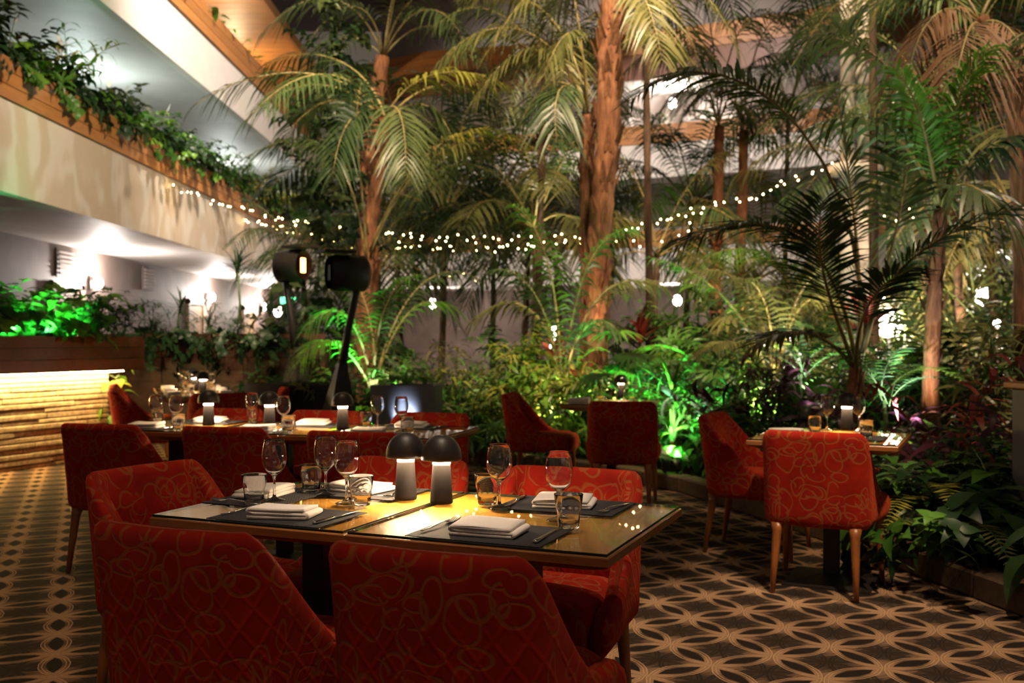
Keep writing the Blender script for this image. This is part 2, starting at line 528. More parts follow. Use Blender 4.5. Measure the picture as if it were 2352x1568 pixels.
# ------------------------------------------------------------------ chair
def sm(t):
    t = max(0.0, min(1.0, t))
    return t * t * (3 - 2 * t)
def make_chair(quilt):
    root = thing('dining_chair', 'red chair', 'chair')
    # plan of the outer shell, right front round the back to left front
    pts = []
    for k in range(13):
        t = k / 12
        pts.append((.292 - .032 * sm(t), .235 - .405 * t))
    for k in range(1, 8):
        a = k / 8 * PI / 2
        pts.append((.165 + .095 * math.cos(a), -.170 - .095 * math.sin(a)))
    for k in range(0, 5):
        pts.append((.165 * (1 - k / 4.0), -.265 - .012 * sm(k / 4)))
    full = pts + [(-x, y) for x, y in reversed(pts[:-1])]
    n = len(full)
    zb = .335
    rings, uvs = [], []
    arc = 0.0
    for i, (x, y) in enumerate(full):
        a, c = full[max(0, i - 1)], full[min(n - 1, i + 1)]
        tx, ty = c[0] - a[0], c[1] - a[1]
        l = math.hypot(tx, ty)
        nx, ny = -ty / l, tx / l          # inward
        if nx * (-x) + ny * (.05 - y) < 0:
            nx, ny = -nx, -ny
        if i:
            arc += math.hypot(x - full[i - 1][0], y - full[i - 1][1])
        f = (y + .235) / .33
        zt = .812 - .335 * (sm(f) ** .72 if f > 0 else 0.0)
        if y > .16:
            zt -= .03 * sm((y - .16) / .075) ** 2
        wb = 1 - sm((y + .27) / .45)
        th = .062
        prof = [(.060, zb), (.022, zb + .004), (.004, zb + .028), (0, zb + .06)]
        for q in (.25, .5, .75):
            prof.append((0, zb + .06 + (zt - .03 - zb - .06) * q))
        prof += [(0, zt - .032), (.006, zt - .012), (.020, zt - .001), (.040, zt), (.054, zt - .010), (th, zt - .03)]
        zi = min(.44, zt - .04)
        for q in (.33, .66, 1.0):
            prof.append((th, zt - .03 + (zi - zt + .03) * q))
        ring = []
        for d, z in prof:
            k = (z - zb) / .475
            ring.append(V((x + nx * d, y + ny * d - .062 * wb * k * k ** .3 if k > 0 else y + ny * d, z)))
            uvs.append((arc + (.0 if d < .03 else .5), z))
        rings.append(ring)
    # round off the two arm ends
    def endcap(r, dy):
        c = sum(r, V()) / len(r)
        return [c + (p - c) * .72 + V((0, dy, -.006)) for p in r]
    m = len(rings[0])
    rings = [endcap(rings[0], .022)] + rings + [endcap(rings[-1], .022)]
    uvs = uvs[:m] + uvs + uvs[-m:]
    b = MB()
    b.loft(rings, closed=True, cap0=True, cap1=True, uv=uvs)
    sh = b.build('back_shell', M['quilted'] if quilt else M['fabric'], root)
    # seat cushion
    def loop(ins, z, bow=0.0):
        out = []
        x0, x1, y0, y1, r = .205 - ins, .238 - ins, -.215 + ins, .285 - ins, .07
        r = max(.01, r - ins * .3)
        for cx, cy, a0 in ((1, 1, 0), (-1, 1, 90), (-1, -1, 180), (1, -1, 270)):
            for k in range(6):
                a = math.radians(a0 + 90 * k / 5)
                hx = x1 if cy > 0 else x0
                hy = y1 if cy > 0 else y0
                X, Y = cx * (hx - r) + r * math.cos(a), (hy - r if cy > 0 else hy + r) + r * math.sin(a)
                out.append(V((X, Y, z)))
        return out
    b = MB()
    rg = [loop(.05, .332), loop(.012, .338), loop(0, .36), loop(0, .43), loop(.006, .452), loop(.028, .470), loop(.07, .481), loop(.13, .486), loop(.19, .488)]
    uv = [(p.x, p.y) for r in rg for p in r]
    b.loft(rg, cap0=True, cap1=True, uv=uv)
    b.build('seat', M['fabric'], root)
    for sx, sy, tx, ty in ((1, -1, .185, -.225), (-1, -1, -.185, -.225), (1, 1, .235, .215), (-1, 1, -.235, .215)):
        b = MB()
        bx, by = sx * (.2 if sy < 0 else .25), (-.275 if sy < 0 else .24)
        p = []
        for q in (0, .12, .5, 1):
            p.append(V((tx + (bx - tx) * q, ty + (by - ty) * q, .345 * (1 - q))))
        b.tube(p, [.034, .024, .019, .0125], 8)
        b.build('leg', M['leg'], root)
    return root

# ------------------------------------------------------------------ tables
def make_table(label, o, ex, ey, w, d, ztop=.76, group=None, cat='table'):
    ang = math.atan2(ex.y, ex.x)
    c = o + ex * (w / 2) + ey * (d / 2)
    t = thing('dining_table', label, cat, (c.x, c.y, 0), ang, group)
    b = MB()
    w2, d2 = w / 2 - .001, d / 2
    zt = ztop - .008
    def rect(i, z):
        return [V((-w2 + i, -d2 + i, z)), V((w2 - i, -d2 + i, z)), V((w2 - i, d2 - i, z)), V((-w2 + i, d2 - i, z))]
    b.loft([rect(.085, zt - .052), rect(.02, zt - .032), rect(.0, zt - .022), rect(0, zt - .003), rect(.003, zt)], 1, cap0=True)
    b.add(rect(.003, zt), [(0, 1, 2, 3)], 0)
    b.build('tabletop', [M['table'], M['tedge']], t, smooth=False)
    b = MB()
    g = .006
    b.add(rect(g, ztop), [(0, 1, 2, 3)], 0)
    b.loft([rect(g, zt + .0005), rect(g - .001, zt + .002), rect(g - .001, ztop - .0015), rect(g, ztop)], 1)
    b.build('glass_top', [M['gtop'], M['gedge']], t, smooth=False)
    b = MB(); b.box((0, 0, .37), (.075, .075, .66), 0, 0, .006); b.build('column', M['black'], t, smooth=False)
    b = MB()
    def sq(r, z): return [V((-r, -r, z)), V((r, -r, z)), V((r, r, z)), V((-r, r, z))]
    b.loft([sq(.215, 0), sq(.215, .012), sq(.05, .045)], cap0=True, cap1=True)
    b.build('base_plate', M['black'], t, smooth=False)
    b = MB(); b.box((0, 0, .697), (.34, .34, .012)); b.build('top_bracket', M['black'], t, smooth=False)
    return t

# ------------------------------------------------------------------ mushroom lamp
def make_lamp():
    t = thing('table_lamp', 'lamp', 'lamp')
    b = MB(); b.lathe([(.0, .0), (.033, 0), (.035, .004), (.0345, .012), (.0275, .114), (.0265, .118), (0, .118)], 32)
    b.build('stem', M['lampstem'], t)
    b = MB()
    out = [(.059, .1305), (.0615, .132), (.0618, .138)]
    for k in range(1, 11):
        a = k / 10 * PI / 2
        out.append((.0618 * math.cos(a) ** .9 if k < 10 else 0.0005, .138 + .069 * math.sin(a)))
    inn = [(.0005, .196)] + [(.056 * math.cos(a), .138 + .056 * math.sin(a)) for a in [PI / 2 * q / 6 for q in range(5, -1, -1)]] + [(.059, .1305)]
    b.lathe(out + inn, 36)
    b.build('dome', M['lampblack'], t)
    b = MB(); b.lathe([(.0, .1175), (.0262, .1175), (.0272, .119), (.0272, .136), (.0, .136)], 28)
    b.build('light_ring', M['opal'], t)
    b = MB(); b.lathe([(.0440, .1340), (.0570, .1340)], 28); b.build('diffuser', M['glow'], t)
    return t

# ------------------------------------------------------------------ glassware
def make_wineglass():
    b = MB()
    outer = [(0, 0), (.0335, 0), (.0345, .0015), (.031, .0035), (.016, .0075), (.0062, .013), (.0042, .022), (.0036, .045), (.0038, .066), (.0058, .076), (.012, .083),
             (.022, .091), (.031, .102), (.0368, .117), (.0385, .131), (.0375, .150), (.0335, .172), (.0298, .188), (.0293, .1893), (.0286, .188)]
    inner = [(r - .0012, z) for r, z in [(.0335, .172), (.0375, .150), (.0385, .131), (.0368, .117), (.031, .1025)]] + [(.0212, .0925), (.012, .0855), (.0, .083)]
    b.lathe(outer + inner, 40)
    return b
def make_tumbler():
    b = MB()
    outer = [(0, 0), (.025, 0), (.0275, .002), (.0285, .007), (.0315, .040), (.0325, .047), (.0345, .054), (.0385, .088), (.0386, .0895), (.0377, .0900)]
    inner = [(.0368, .0890), (.0333, .056), (.0308, .047), (.0290, .036), (.0272, .016), (.022, .0125), (0, .012)]
    n0 = len(outer)
    def rm(i, a):
        if 2 <= i <= 4:
            return 1 - .045 * abs(math.cos(5 * a)) ** .6 * -1 - .045
        return 1.0
    b.lathe(outer + inner, 40, rmod=rm)
    return b
# ------------------------------------------------------------------ napkin, placemat, cutlery
def make_napkin(seed, L=.168, W=.122):
    rnd = random.Random(seed)
    th, gap = .0085, .0095
    cen = []
    for k in range(9): cen.append((L / 2 - L * k / 8, .005))
    for k in range(1, 5):
        a = k / 5 * PI
        cen.append((-L / 2 - .006 * math.sin(a), .005 + gap / 2 - gap / 2 * math.cos(a)))
    for k in range(9): cen.append((-L / 2 + (L - .008) * k / 8, .005 + gap))
    for k in range(1, 5):
        a = k / 5 * PI
        cen.append((L / 2 - .008 + .006 * math.sin(a), .005 + gap * 1.5 - gap / 2 * math.cos(a)))
    for k in range(9): cen.append((L / 2 - .008 - (L - .012) * k / 8, .005 + gap * 2))
    n = len(cen)
    left, right = [], []
    for i, (x, z) in enumerate(cen):
        a, c = cen[max(0, i - 1)], cen[min(n - 1, i + 1)]
        tx, tz = c[0] - a[0], c[1] - a[1]
        l = math.hypot(tx, tz) or 1
        nx, nz = -tz / l, tx / l
        left.append((x + nx * th / 2, z + nz * th / 2)); right.append((x - nx * th / 2, z - nz * th / 2))
    prof = left + right[::-1]
    rings = []
    ny = 8
    ph = rnd.random() * 6
    for j in range(ny + 1):
        v = j / ny - .5
        e = 1 - .012 * (2 * v) ** 6
        ring = []
        for x, z in prof:
            k = z / .03
            ring.append(V((x * e, v * W + (.0035 * math.sin(ph + x * 30) * k), max(.0004, z + k * (.0022 * math.sin(x * 26 + ph) + .0035 * math.cos(v * 3 + ph) - .001)))))
        rings.append(ring)
    b = MB(); b.loft(rings, cap0=True, cap1=True)
    return b
def make_fork():
    b = MB()
    hand = [(0, -.095, .004), (0, -.05, .0045), (0, 0, .0085), (0, .03, .0095), (0, .045, .005), (0, .055, .0035)]
    wid = [.0062, .0052, .0032, .0036, .0085, .0115]
    up, dn = [], []
    rings = []
    for (x, y, z), w in zip(hand, wid):
        rings.append([V((-w, y, z)), V((0, y, z + .0016)), V((w, y, z)), V((0, y, z - .0012))])
    b.loft(rings, cap0=True, cap1=True)
    for k in range(4):
        x = -.0096 + .0064 * k
        b.tube([(x * .95, .054, .0036), (x, .075, .0042), (x, .095, .0075), (x, .102, .010)], [.0021, .0018, .0014, .0007], 5)
    return b
def knife_parts():
    h = MB()
    rings = []
    for y, w, t in ((-.105, .0045, .003), (-.10, .0072, .0042), (-.06, .0062, .0042), (-.02, .0052, .0038), (-.012, .0045, .0035)):
        rings.append([V((w * math.cos(a), y, .0048 + t * math.sin(a))) for a in [2 * PI * q / 8 for q in range(8)]])
    h.loft(rings, cap0=True, cap1=True)
    bl = MB()
    rings = []
    for y, x0, x1 in ((-.013, -.0045, .0045), (0, -.0075, .0055), (.05, -.0095, .0058), (.085, -.0085, .0058), (.105, -.003, .0058), (.112, .003, .005)):
        rings.append([V((x0, y, .0045)), V(((x0 + x1) / 2, y, .0056)), V((x1, y, .0055)), V(((x0 + x1) / 2, y, .0038))])
    bl.loft(rings, cap0=True, cap1=True)
    return h, bl
ME = {}
ME['wine'] = make_wineglass().mesh('wine_glass', M['glass'])
ME['tumbler'] = make_tumbler().mesh('tumbler', M['glass'])
ME['napkins'] = [make_napkin(k).mesh('napkin', M['napkin']) for k in range(4)]
ME['fork'] = make_fork().mesh('fork', M['steel'])
kh, kb = knife_parts()
ME['kh'], ME['kb'] = kh.mesh('handle', M['steel']), kb.mesh('blade', M['steel'])
def plm():
    b = MB(); b.box((0, 0, .001), (.365, .25, .002), 0, 0, .0006); return b
ME['mat'] = plm().mesh('placemat', M['mat'], False)

def put(name, me, label, cat, loc, rz=0.0, group=None):
    o = inst(name, me)
    o.location, o.rotation_euler = loc, (0, 0, rz)
    return tag(o, label, cat, group)
def put_knife(label, loc, rz, group=None):
    t = thing('table_knife', label, 'knife', loc, rz, group)
    inst('handle', ME['kh'], t); inst('blade', ME['kb'], t)
    return t
LAMP0 = make_lamp()
_lamp_used = [False]
def put_lamp(label, loc, group=None):
    if not _lamp_used[0]:
        _lamp_used[0] = True
        LAMP0.location = loc
        tag(LAMP0, label, group=group)
        return LAMP0
    return copy_tree(LAMP0, loc, random.uniform(0, 6), label, group)
CH = {False: make_chair(False), True: make_chair(True)}
_used = {False: False, True: False}
def put_chair(label, x, y, face, quilt=False, group='red velvet dining chairs'):
    rz = math.atan2(face[1], face[0]) - PI / 2
    if not _used[quilt]:
        _used[quilt] = True
        o = CH[quilt]
        o.location, o.rotation_euler = (x, y, 0), (0, 0, rz)
        return tag(o, label, 'chair', group)
    return copy_tree(CH[quilt], (x, y, 0), rz, label, group)
def unit(x, y):
    l = math.hypot(x, y)
    return V((x / l, y / l, 0))
# =================================================================== structure
def arch(name, b, mats, label=None, cat='structure', smooth=False, parent=None):
    o = b.build(name, mats, parent, smooth)
    if parent is None:
        tag(o, label, cat, kind='structure')
    return o
b = MB(); b.add([(-14, -4, 0), (18, -4, 0), (18, 34, 0), (-14, 34, 0)], [(0, 1, 2, 3)])
arch('floor', b, M['carpet'], 'brown carpet woven with overlapping rings of tan and dark leaf shapes', 'carpet')

# corridor wall behind the balconies on the left
b = MB()
XW = -7.3
b.box((XW - .1, 19.5, 5.0), (.2, 31, 10.0))
arch('wall_left', b, M['brown'], 'brown plaster corridor wall behind the balconies', 'wall')

def offset_line(pts, d):
    out = []
    n = len(pts)
    for i, p in enumerate(pts):
        a, c = pts[max(0, i - 1)], pts[min(n - 1, i + 1)]
        t = unit(c[0] - a[0], c[1] - a[1])
        out.append((p[0] - t.y * d, p[1] + t.x * d))
    return out
def strip(b, line0, line1, z0, z1, mat=0):
    """solid strip between two plan lines from z0 to z1"""
    n = len(line0)
    rings = [[V((a[0], a[1], z0)), V((a[0], a[1], z1)), V((c[0], c[1], z1)), V((c[0], c[1], z0))] for a, c in zip(line0, line1)]
    b.loft(rings, mat, cap0=True, cap1=True)
def resample(pts, step):
    out = [V((*pts[0], 0))]
    for a, c in zip(pts[:-1], pts[1:]):
        a, c = V((*a, 0)), V((*c, 0))
        n = max(1, int((c - a).length / step + .5))
        out += [a.lerp(c, k / n) for k in range(1, n + 1)]
    return [(p.x, p.y) for p in out]
def balcony(label, line, z_soffit, z_wood, z_top, depth, fmat, seglen=2.2, side=1, soffit=True, rows=3, pm='plank'):
    """line: plan polyline of the face; the floor runs 'depth' behind it"""
    t = thing('balcony', label, 'balcony', (line[0][0], line[0][1], z_soffit), 0, None, 'structure')
    off = V((-line[0][0], -line[0][1], -z_soffit))
    def sh(b):
        b.v = [(p[0] + off.x, p[1] + off.y, p[2] + off.z) for p in b.v]
        return b
    inner = offset_line(line, .14 * side)
    b = MB(); strip(b, line, inner, z_soffit, z_wood + .02); sh(b).build('fascia', fmat, t, False)
    back = offset_line(line, depth * side)
    if soffit:
        b = MB(); strip(b, inner, back, z_soffit + .02, z_soffit + .16); sh(b).build('soffit', M['soffit'], t, False)
    # cedar planks on the planter front
    hrow = (z_top - z_wood) / rows
    tot = 0
    pieces = []
    fine = resample(line, seglen)
    for r in range(rows):
        i = 0
        while i < len(fine) - 1:
            j = min(len(fine) - 1, i + (1 if (r % 2 and i == 0) else 2))
            seg = fine[i:j + 1]
            out = offset_line(seg, -.035 * side)
            b = MB(); strip(b, out, seg, z_wood + r * hrow + .006, z_wood + (r + 1) * hrow - .004)
            sh(b).build('plank', M[pm], t, False)
            i = j
    box_in = offset_line(line, .40 * side)
    b = MB(); strip(b, box_in, offset_line(line, .43 * side), z_wood, z_top - .01); sh(b).build('planter_back', M[pm], t, False)
    b = MB(); strip(b, line, box_in, z_wood, z_top - .10); sh(b).build('planter_soil', M['soil'], t, False)
    return t
LEFT = [(-5.25, 5.0), (-5.25, 12), (-5.25, 20), (-5.3, 26), (-5.5, 30.5)]
balcony('lower left balcony front of cream stone with cedar planter rail above the corridor', LEFT, 2.80, 3.76, 4.20, 2.1, M['cream'])
balcony('upper white balcony front with cedar planter rail below the plank ceiling', LEFT, 5.60, 6.47, 7.0, 2.1, M['white'])
BACK = [(-5.5, 30.0), (-2.5, 27.9), (1.5, 26.9), (4.6, 25.7), (7.3, 24.4), (10.5, 21.8), (12.6, 18.5), (13.6, 14.5)]
balcony('ground level balcony front across the back of the atrium', BACK, 2.80, 3.76, 4.20, 2.2, M['white'])
balcony('middle balcony with cedar planter band across the back of the atrium', BACK, 5.60, 6.5, 7.0, 2.2, M['white'])
balcony('top cedar clad balcony across the back of the atrium', BACK, 8.25, 8.9, 9.5, 2.2, M['plankd'])
b = MB(); bl = offset_line(BACK, 2.2); strip(b, bl, offset_line(BACK, 2.4), 0, 2.8); arch('wall_back', b, M['brown'], 'brown plaster wall at the back of the ground floor', 'wall')
b = MB(); strip(b, bl, offset_line(BACK, 2.4), 2.8, 12); arch('wall_back_upper', b, M['greywall'], 'pale plaster wall behind the upper back balconies', 'wall')
# plank soffit of the top left gallery
t = thing('ceiling', 'cedar plank ceiling over the upper left gallery', 'ceiling', (-6.9, 22, 8.4), 0, None, 'structure')
y = -9.0
while y < 8.4:
    b = MB(); b.box((0, y + .17, .02), (3.3, .33, .03)); b.build('plank', M['plankx'], t, False); y += .35
b = MB(); b.box((1.72, 0, -.0), (.10, 18, .22)); b.build('edge_beam', M['plankx'], t, False)
b = MB()
b.add([(-9, 4, 12.0), (16, 4, 12.0), (16, 34, 12.0), (-9, 34, 12.0)], [(3, 2, 1, 0)])
arch('ceiling_roof', b, M['roof'], 'dusky grey roof panels high over the palms', 'ceiling')
for k, (x0, x1, yy, zz) in enumerate(((-5, 2.0, 20.0, 10.4), (2.0, 12, 16.0, 10.8))):
    b = MB(); b.box(((x0 + x1) / 2, yy, zz), (x1 - x0, .35, .5)); arch('ceiling_beam', b, M['plankx'], ('cedar roof beam behind the first palm crown', 'cedar roof beam above the palms further along')[k], 'beam')

# doors, vents on the corridor wall
def wall_item(px, py, z=None):
    Y = XW * FPX / (px - CX)
    return Y, CAMZ - (py - CY) / FPX * Y
def door(n, Y, h=2.1, w=.9, label=''):
    t = thing('door_%d' % n, label, 'door', (XW, Y, 0), 0, None, 'structure')
    b = MB(); b.box((.02, 0, h / 2), (.05, w, h)); b.build('door_leaf', M['door'], t, False)
    b = MB()
    for s in (-1, 1): b.box((.03, s * (w / 2 + .06), h / 2 + .05), (.09, .12, h + .1))
    b.box((.03, 0, h + .06), (.09, w + .24, .12)); b.build('door_frame', M['door'], t, False)
    b = MB(); b.tube([(.05, -w / 2 + .1, 1.0), (.1, -w / 2 + .1, 1.0), (.1, -w / 2 + .22, 1.0)], .011, 6); b.build('door_handle', M['steel'], t)
door(1, 16.0, label='tan corridor door behind the green lit planter')
door(2, 22.5, label='corridor door further along behind the planter shrubs')
door(3, 27.0, label='farthest corridor door near the exit sign')
def vent(Y, z, label):
    t = thing('air_vent', label, 'vent', (XW + .02, Y, z))
    b = MB(); b.box((0, 0, 0), (.03, .62, .46)); b.build('frame', M['brown'], t, False)
    for k in range(6):
        b = MB(); b.box((.03, 0, -.17 + k * .068), (.02, .52, .028)); b.build('slat', M['greywall'], t, False)
vent(15.95, 2.52, 'pale slatted air vent over the corridor door')
vent(19.6, 2.50, 'second slatted air vent between the corridor doors')
# sconces
M['bulbw'] = emis('sconce_glass_light', (1, .90, .80), 9)
M['bulbc'] = emis('cool_sconce_light', (.90, 1, .96), 9)
def sconce(label, loc, power, col, n=(1, 0), mat='bulbw', r=.085):
    ang = math.atan2(n[1], n[0])
    t = thing('wall_sconce', label, 'wall lamp', loc, ang, 'wall sconces')
    b = MB(); b.box((-.06, 0, 0), (.03, .10, .22), 0, 0, .006); b.build('wall_plate', M['steel'], t, False)
    b = MB(); b.lathe([(0, -r * 1.3)] + [(r * math.sin(a), -r * 1.3 * math.cos(a)) for a in [PI * q / 8 for q in range(1, 8)]] + [(0, r * 1.3)], 16, c=(.06, 0, 0)); b.build('shade', M[mat], t)
    point('sconce_light', (.22, 0, .06), power * .6, col, .05, t)
sconce('wall lamp beside the tan corridor door', (XW + .10, 16.9, 2.26), 170, (1, .88, .80))
sconce('wall lamp in the corridor beyond the tallest planter plant', (XW + .10, 23.3, 2.30), 150, (1, .88, .80))
sconce('farthest wall lamp in the corridor', (XW + .10, 28.3, 2.25), 110, (1, .88, .80))
sconce('wall lamp on the upper gallery above the hanging plants', (XW + .10, 15.8, 4.75), 75, (.82, 1, .95), mat='bulbc')
sconce('farther wall lamp on the upper gallery', (XW + .10, 23.8, 4.75), 75, (.9, 1, .96), mat='bulbc')
sconce('warm wall lamp on the top gallery under the plank ceiling', (XW + .10, 19.5, 7.4), 150, (1, .72, .40))
sconce('farther warm wall lamp on the top gallery', (XW + .10, 24.5, 7.4), 130, (1, .72, .40))
for (px, py, Y, pw, lab) in ((995, 697, 28.6, 200, 'bright wall lamp on the brown back wall behind the leaning palm'), (1556, 690, 27.0, 140, 'wall lamp on the back wall between the palm trunks'),
                        (1545, 238, 27.2, 220, 'wall lamp on the upper back gallery beside the white door'), (2255, 680, 15.5, 130, 'bright lamp shining through the foliage at the far side'),
                        (640, 715, 27.5, 60, 'small lamp at the end of the corridor under the heater')):
    p = P(px, py, Y)
    sconce(lab, p, pw, (1, .88, .78), (-.2, -1), r=.12)
# white door on the upper gallery
t = thing('door_4', 'white framed door on the upper back gallery', 'door', P(1492, 300, 28.2), -.35, None, 'structure')
b = MB(); b.box((0, 0, .55), (.95, .06, 1.5)); b.build('door_leaf', M['greywall'], t, False)
b = MB()
for s in (-1, 1): b.box((s * .53, -.03, .6), (.10, .1, 1.7))
b.box((0, -.03, 1.38), (1.16, .1, .10)); b.build('door_frame', M['white'], t, False)
# exit sign glow in the corridor end
t = thing('exit_sign', 'small green lit sign at the end of the corridor', 'sign', P(662, 690, 26))
b = MB(); b.box((0, 0, 0), (.42, .06, .2), 0, 0, .01); b.build('sign_box', M['white'], t, False)
b = MB(); b.box((0, -.034, 0), (.38, .01, .16)); b.build('sign_face', emis('exit_green', (.08, 1, .35), 5), t, False)

b = MB(); b.tube([(0, 0, .09), (0, 0, 2.80 - P(662, 690, 26).z)], .012, 6); b.build('hanger', M['steel'], t)

# round white column in the palms
COLM = P(1965, 900, 12.5)
t = thing('column', 'tall round pale column rising behind the right hand palms', 'column', (COLM.x, COLM.y, 0), 0, None, 'structure')
for dx in (-.10, .10):
    b = MB(); b.lathe([(.095, 0), (.095, 12)], 20, c=(dx, 0, 0)); b.build('shaft', M['greywall'], t)
b = MB(); b.lathe([(.0, 3.35), (.34, 3.35), (.34, 3.5), (.0, 3.5)], 20); b.build('collar', M['greywall'], t)

# ------------------------------------------------------------------ stone planter on the left with light strip
PA0, PA1 = V((-5.62, 7.5, 0)), V((-4.36, 10.55, 0))
pd = (PA1 - PA0).normalized(); pn = V((pd.y, -pd.x, 0))      # pn points to the room
angA = math.atan2(pd.y, pd.x)
L = (PA1 - PA0).length
t = thing('wall_planter', 'stone clad planter wall with a yellow light strip under its cedar box', 'planter', PA0, angA, None, 'structure')
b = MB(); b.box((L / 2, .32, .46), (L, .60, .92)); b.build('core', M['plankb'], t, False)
rs = random.Random(3)
stone_meshes = []
z = .0
nst = 0
while z < .90:
    h = rs.uniform(.038, .062)
    x = -rs.uniform(0, .3)
    while x < L:
        w = rs.uniform(.45, 1.2)
        x0, x1 = max(0, x), min(L, x + w)
        if x1 - x0 > .03:
            dep = rs.uniform(.042, .056)
            b = MB(); b.box(((x0 + x1) / 2, .02 - dep / 2 + .01, z + h / 2), (x1 - x0 - .008, dep + .02, h - .008), 0, 0, .008)
            b.build('stone', M['stonewall'], t, False); nst += 1
        x += w
    z += h
for r in range(3):
    b = MB(); b.box((L / 2 + .1, -.17, 1.01 + r * .118), (L + .5, .03, .112)); b.build('plank', M['plankd'], t, False)
b = MB(); b.box((L / 2 + .1, .2, .955), (L + .5, .72, .03)); b.build('planter_floor', M['plankd'], t, False)
b = MB(); b.box((L + .335, .2, 1.125), (.03, .72, .35)); b.build('end_board', M['plankd'], t, False)
b = MB(); b.box((L / 2, .2, 1.15), (L + .4, .68, .26)); b.build('planter_soil', M['soil'], t, False)
b = MB(); b.box((L / 2 + .02, -.11, .932), (L, .02, .012)); b.build('light_strip', emis('yellow_light_strip', (1, .72, .26), 130), t, False)
b = MB(); b.box((L + .14, .14, .932), (.02, .45, .012)); b.build('light_strip', bpy.data.materials['yellow_light_strip'], t, False)

# cedar planter facing the room behind the far table
t = thing('wall_planter_back', 'dark cedar planter wall behind the far long table', 'planter', (-5.38, 12.2, 0), 0, None, 'structure')
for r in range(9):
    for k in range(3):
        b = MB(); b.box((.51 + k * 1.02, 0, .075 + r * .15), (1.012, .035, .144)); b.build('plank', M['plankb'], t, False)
b = MB(); b.box((1.53, .42, .62), (3.1, .78, 1.24)); b.build('planter_soil', M['soil'], t, False)

# raised bed and kerb round the palms
KERB = [(2.75, .8), (2.62, 2.4), (2.42, 4.3), (2.12, 5.75), (1.75, 7.2), (1.45, 8.15), (.95, 8.95), (.1, 9.8), (-.75, 10.35), (-2.2, 10.7)]
bed = resample(KERB, .5)
poly = bed + [(-2.3, 24), (12, 20), (12, .8)]
b = MB(); b.prism([(p[0], p[1]) for p in poly], .0, .09); arch('ground_bed', b, M['soil'], 'dark soil of the planting bed', 'soil')
t = thing('trim_kerb', 'low brown kerb of stone blocks round the planting bed', 'kerb', (0, 0, 0), 0, None, 'structure')
for a, c in zip(bed[:-1], bed[1:]):
    a, c = V((*a, 0)), V((*c, 0))
    d = c - a
    b = MB(); b.box((0, 0, .065), (d.length - .008, .16, .13), 0, 0, .012)
    o = b.build('kerb_stone', M['kerb'], t, False)
    o.location = (a + c) / 2; o.rotation_euler = (0, 0, math.atan2(d.y, d.x))
# cedar screen beyond the palms at the far side
t = thing('wall_right', 'warm lit cedar screen behind the far foliage', 'wall', (7.4, 13.2, 0), -.9, None, 'structure')
for k in range(14):
    b = MB(); b.box((k * .30, 0, 1.6), (.29, .05, 3.2)); b.build('plank', M['plankx'], t, False)
# =================================================================== furniture
ZT = .76
A0 = V((-1.028, 2.777, 0))
an = math.radians(-22.9)
EX, EY = V((math.cos(an), math.sin(an), 0)), V((-math.sin(an), math.cos(an), 0))
make_table('nearest glass topped table on the head chair side of the joint', A0, EX, EY, .645, .735, group='nearest table pair')
make_table('nearest glass topped table with a free corner pointing at the camera', A0 + EX * .647, EX, EY, .71, .735, group='nearest table pair')
put_chair('quilted red chair with its back to the camera beside the head chair', -.70, 2.585, EY, True)
put_chair('quilted red chair with its back to the camera nearest the bottom middle', -.075, 2.335, EY, True)
put_chair('red velvet chair at the head of the nearest table, facing along it', -1.055, 3.33, unit(.87, -.49), True)
put_chair('red velvet chair facing the camera with its seat showing under the nearest tabletop', .105, 3.135, -EY, True)
put_chair('red velvet chair facing the camera behind the twin lamps of the nearest table', -.49, 3.42, -EY, False)
def T(u, v, z=ZT):
    p = A0 + EX * u + EY * v
    return V((p.x, p.y, z))
put_lamp('black mushroom lamp of the nearest pair, closer to the head chair', G(932, 1146, ZT), 'twin lamps')
put_lamp('black mushroom lamp of the nearest pair, slightly in front of its twin', G(1014, 1155, ZT), 'twin lamps')
ZN = ZT + .0025
# settings: name, napkin centre (u, v), along-axis angle, placemat centre
seats = [
 ('near side of nearest table beside the head chair', (.375, .115), an, 0, (.375, .135)),
 ('near side of nearest table by its free corner', (1.0, .118), an, 1, (1.0, .135)),
 ('far side of nearest table behind the twin lamps', (.33, .60), an + PI, 2, (.33, .60)),
 ('far side of nearest table by its farthest free corner', (1.035, .585), an + PI, 3, (1.035, .60)),
 ('head end of the nearest table', (.095, .40), an + PI / 2, 1, (.125, .40)),
]
for i, (lab, (u, v), rot, k, (mu, mv)) in enumerate(seats):
    put('placemat', ME['mat'], 'black woven placemat at the ' + lab, 'placemat', T(mu, mv), rot, 'woven placemats')
    nk = put('napkin', ME['napkins'][k], 'folded white cloth napkin at the ' + lab, 'napkin', T(u, v, ZN), rot + (PI if i in (0, 1) else 0) + (.25, .06, -.1, .18, .1)[i], 'folded napkins')
    c, s = math.cos(rot), math.sin(rot)
    # local right of the diner is +x rotated
    def L2(x, y):
        p = T(mu, mv, ZN)
        return V((p.x + c * x - s * y, p.y + s * x + c * y, ZN))
    fp = put('fork', ME['fork'], 'steel dinner fork at the ' + lab, 'fork', L2(-.155, .015), rot - (.12, .05, .2, .15, .1)[i], 'dinner forks')
    put_knife('steel table knife at the ' + lab, L2(.155, .01), rot + (-.05, .03, .1, .12, .05)[i], 'table knives')
wg = [((630, 1150), 'between two tumblers near the head end'), ((748, 1137), 'behind the first of the touching glass pair'), ((796, 1156), 'nearest the lamp on the head chair side'),
      ((1147, 1167), 'just past the twin lamps'), ((1284, 1195), 'behind the free corner tumbler')]
for (px, py), lab in wg:
    put('wine_glass', ME['wine'], 'wine glass on the nearest table, ' + lab, 'wine glass', G(px, py, ZT), random.uniform(0, 6), 'wine glasses on the nearest table')
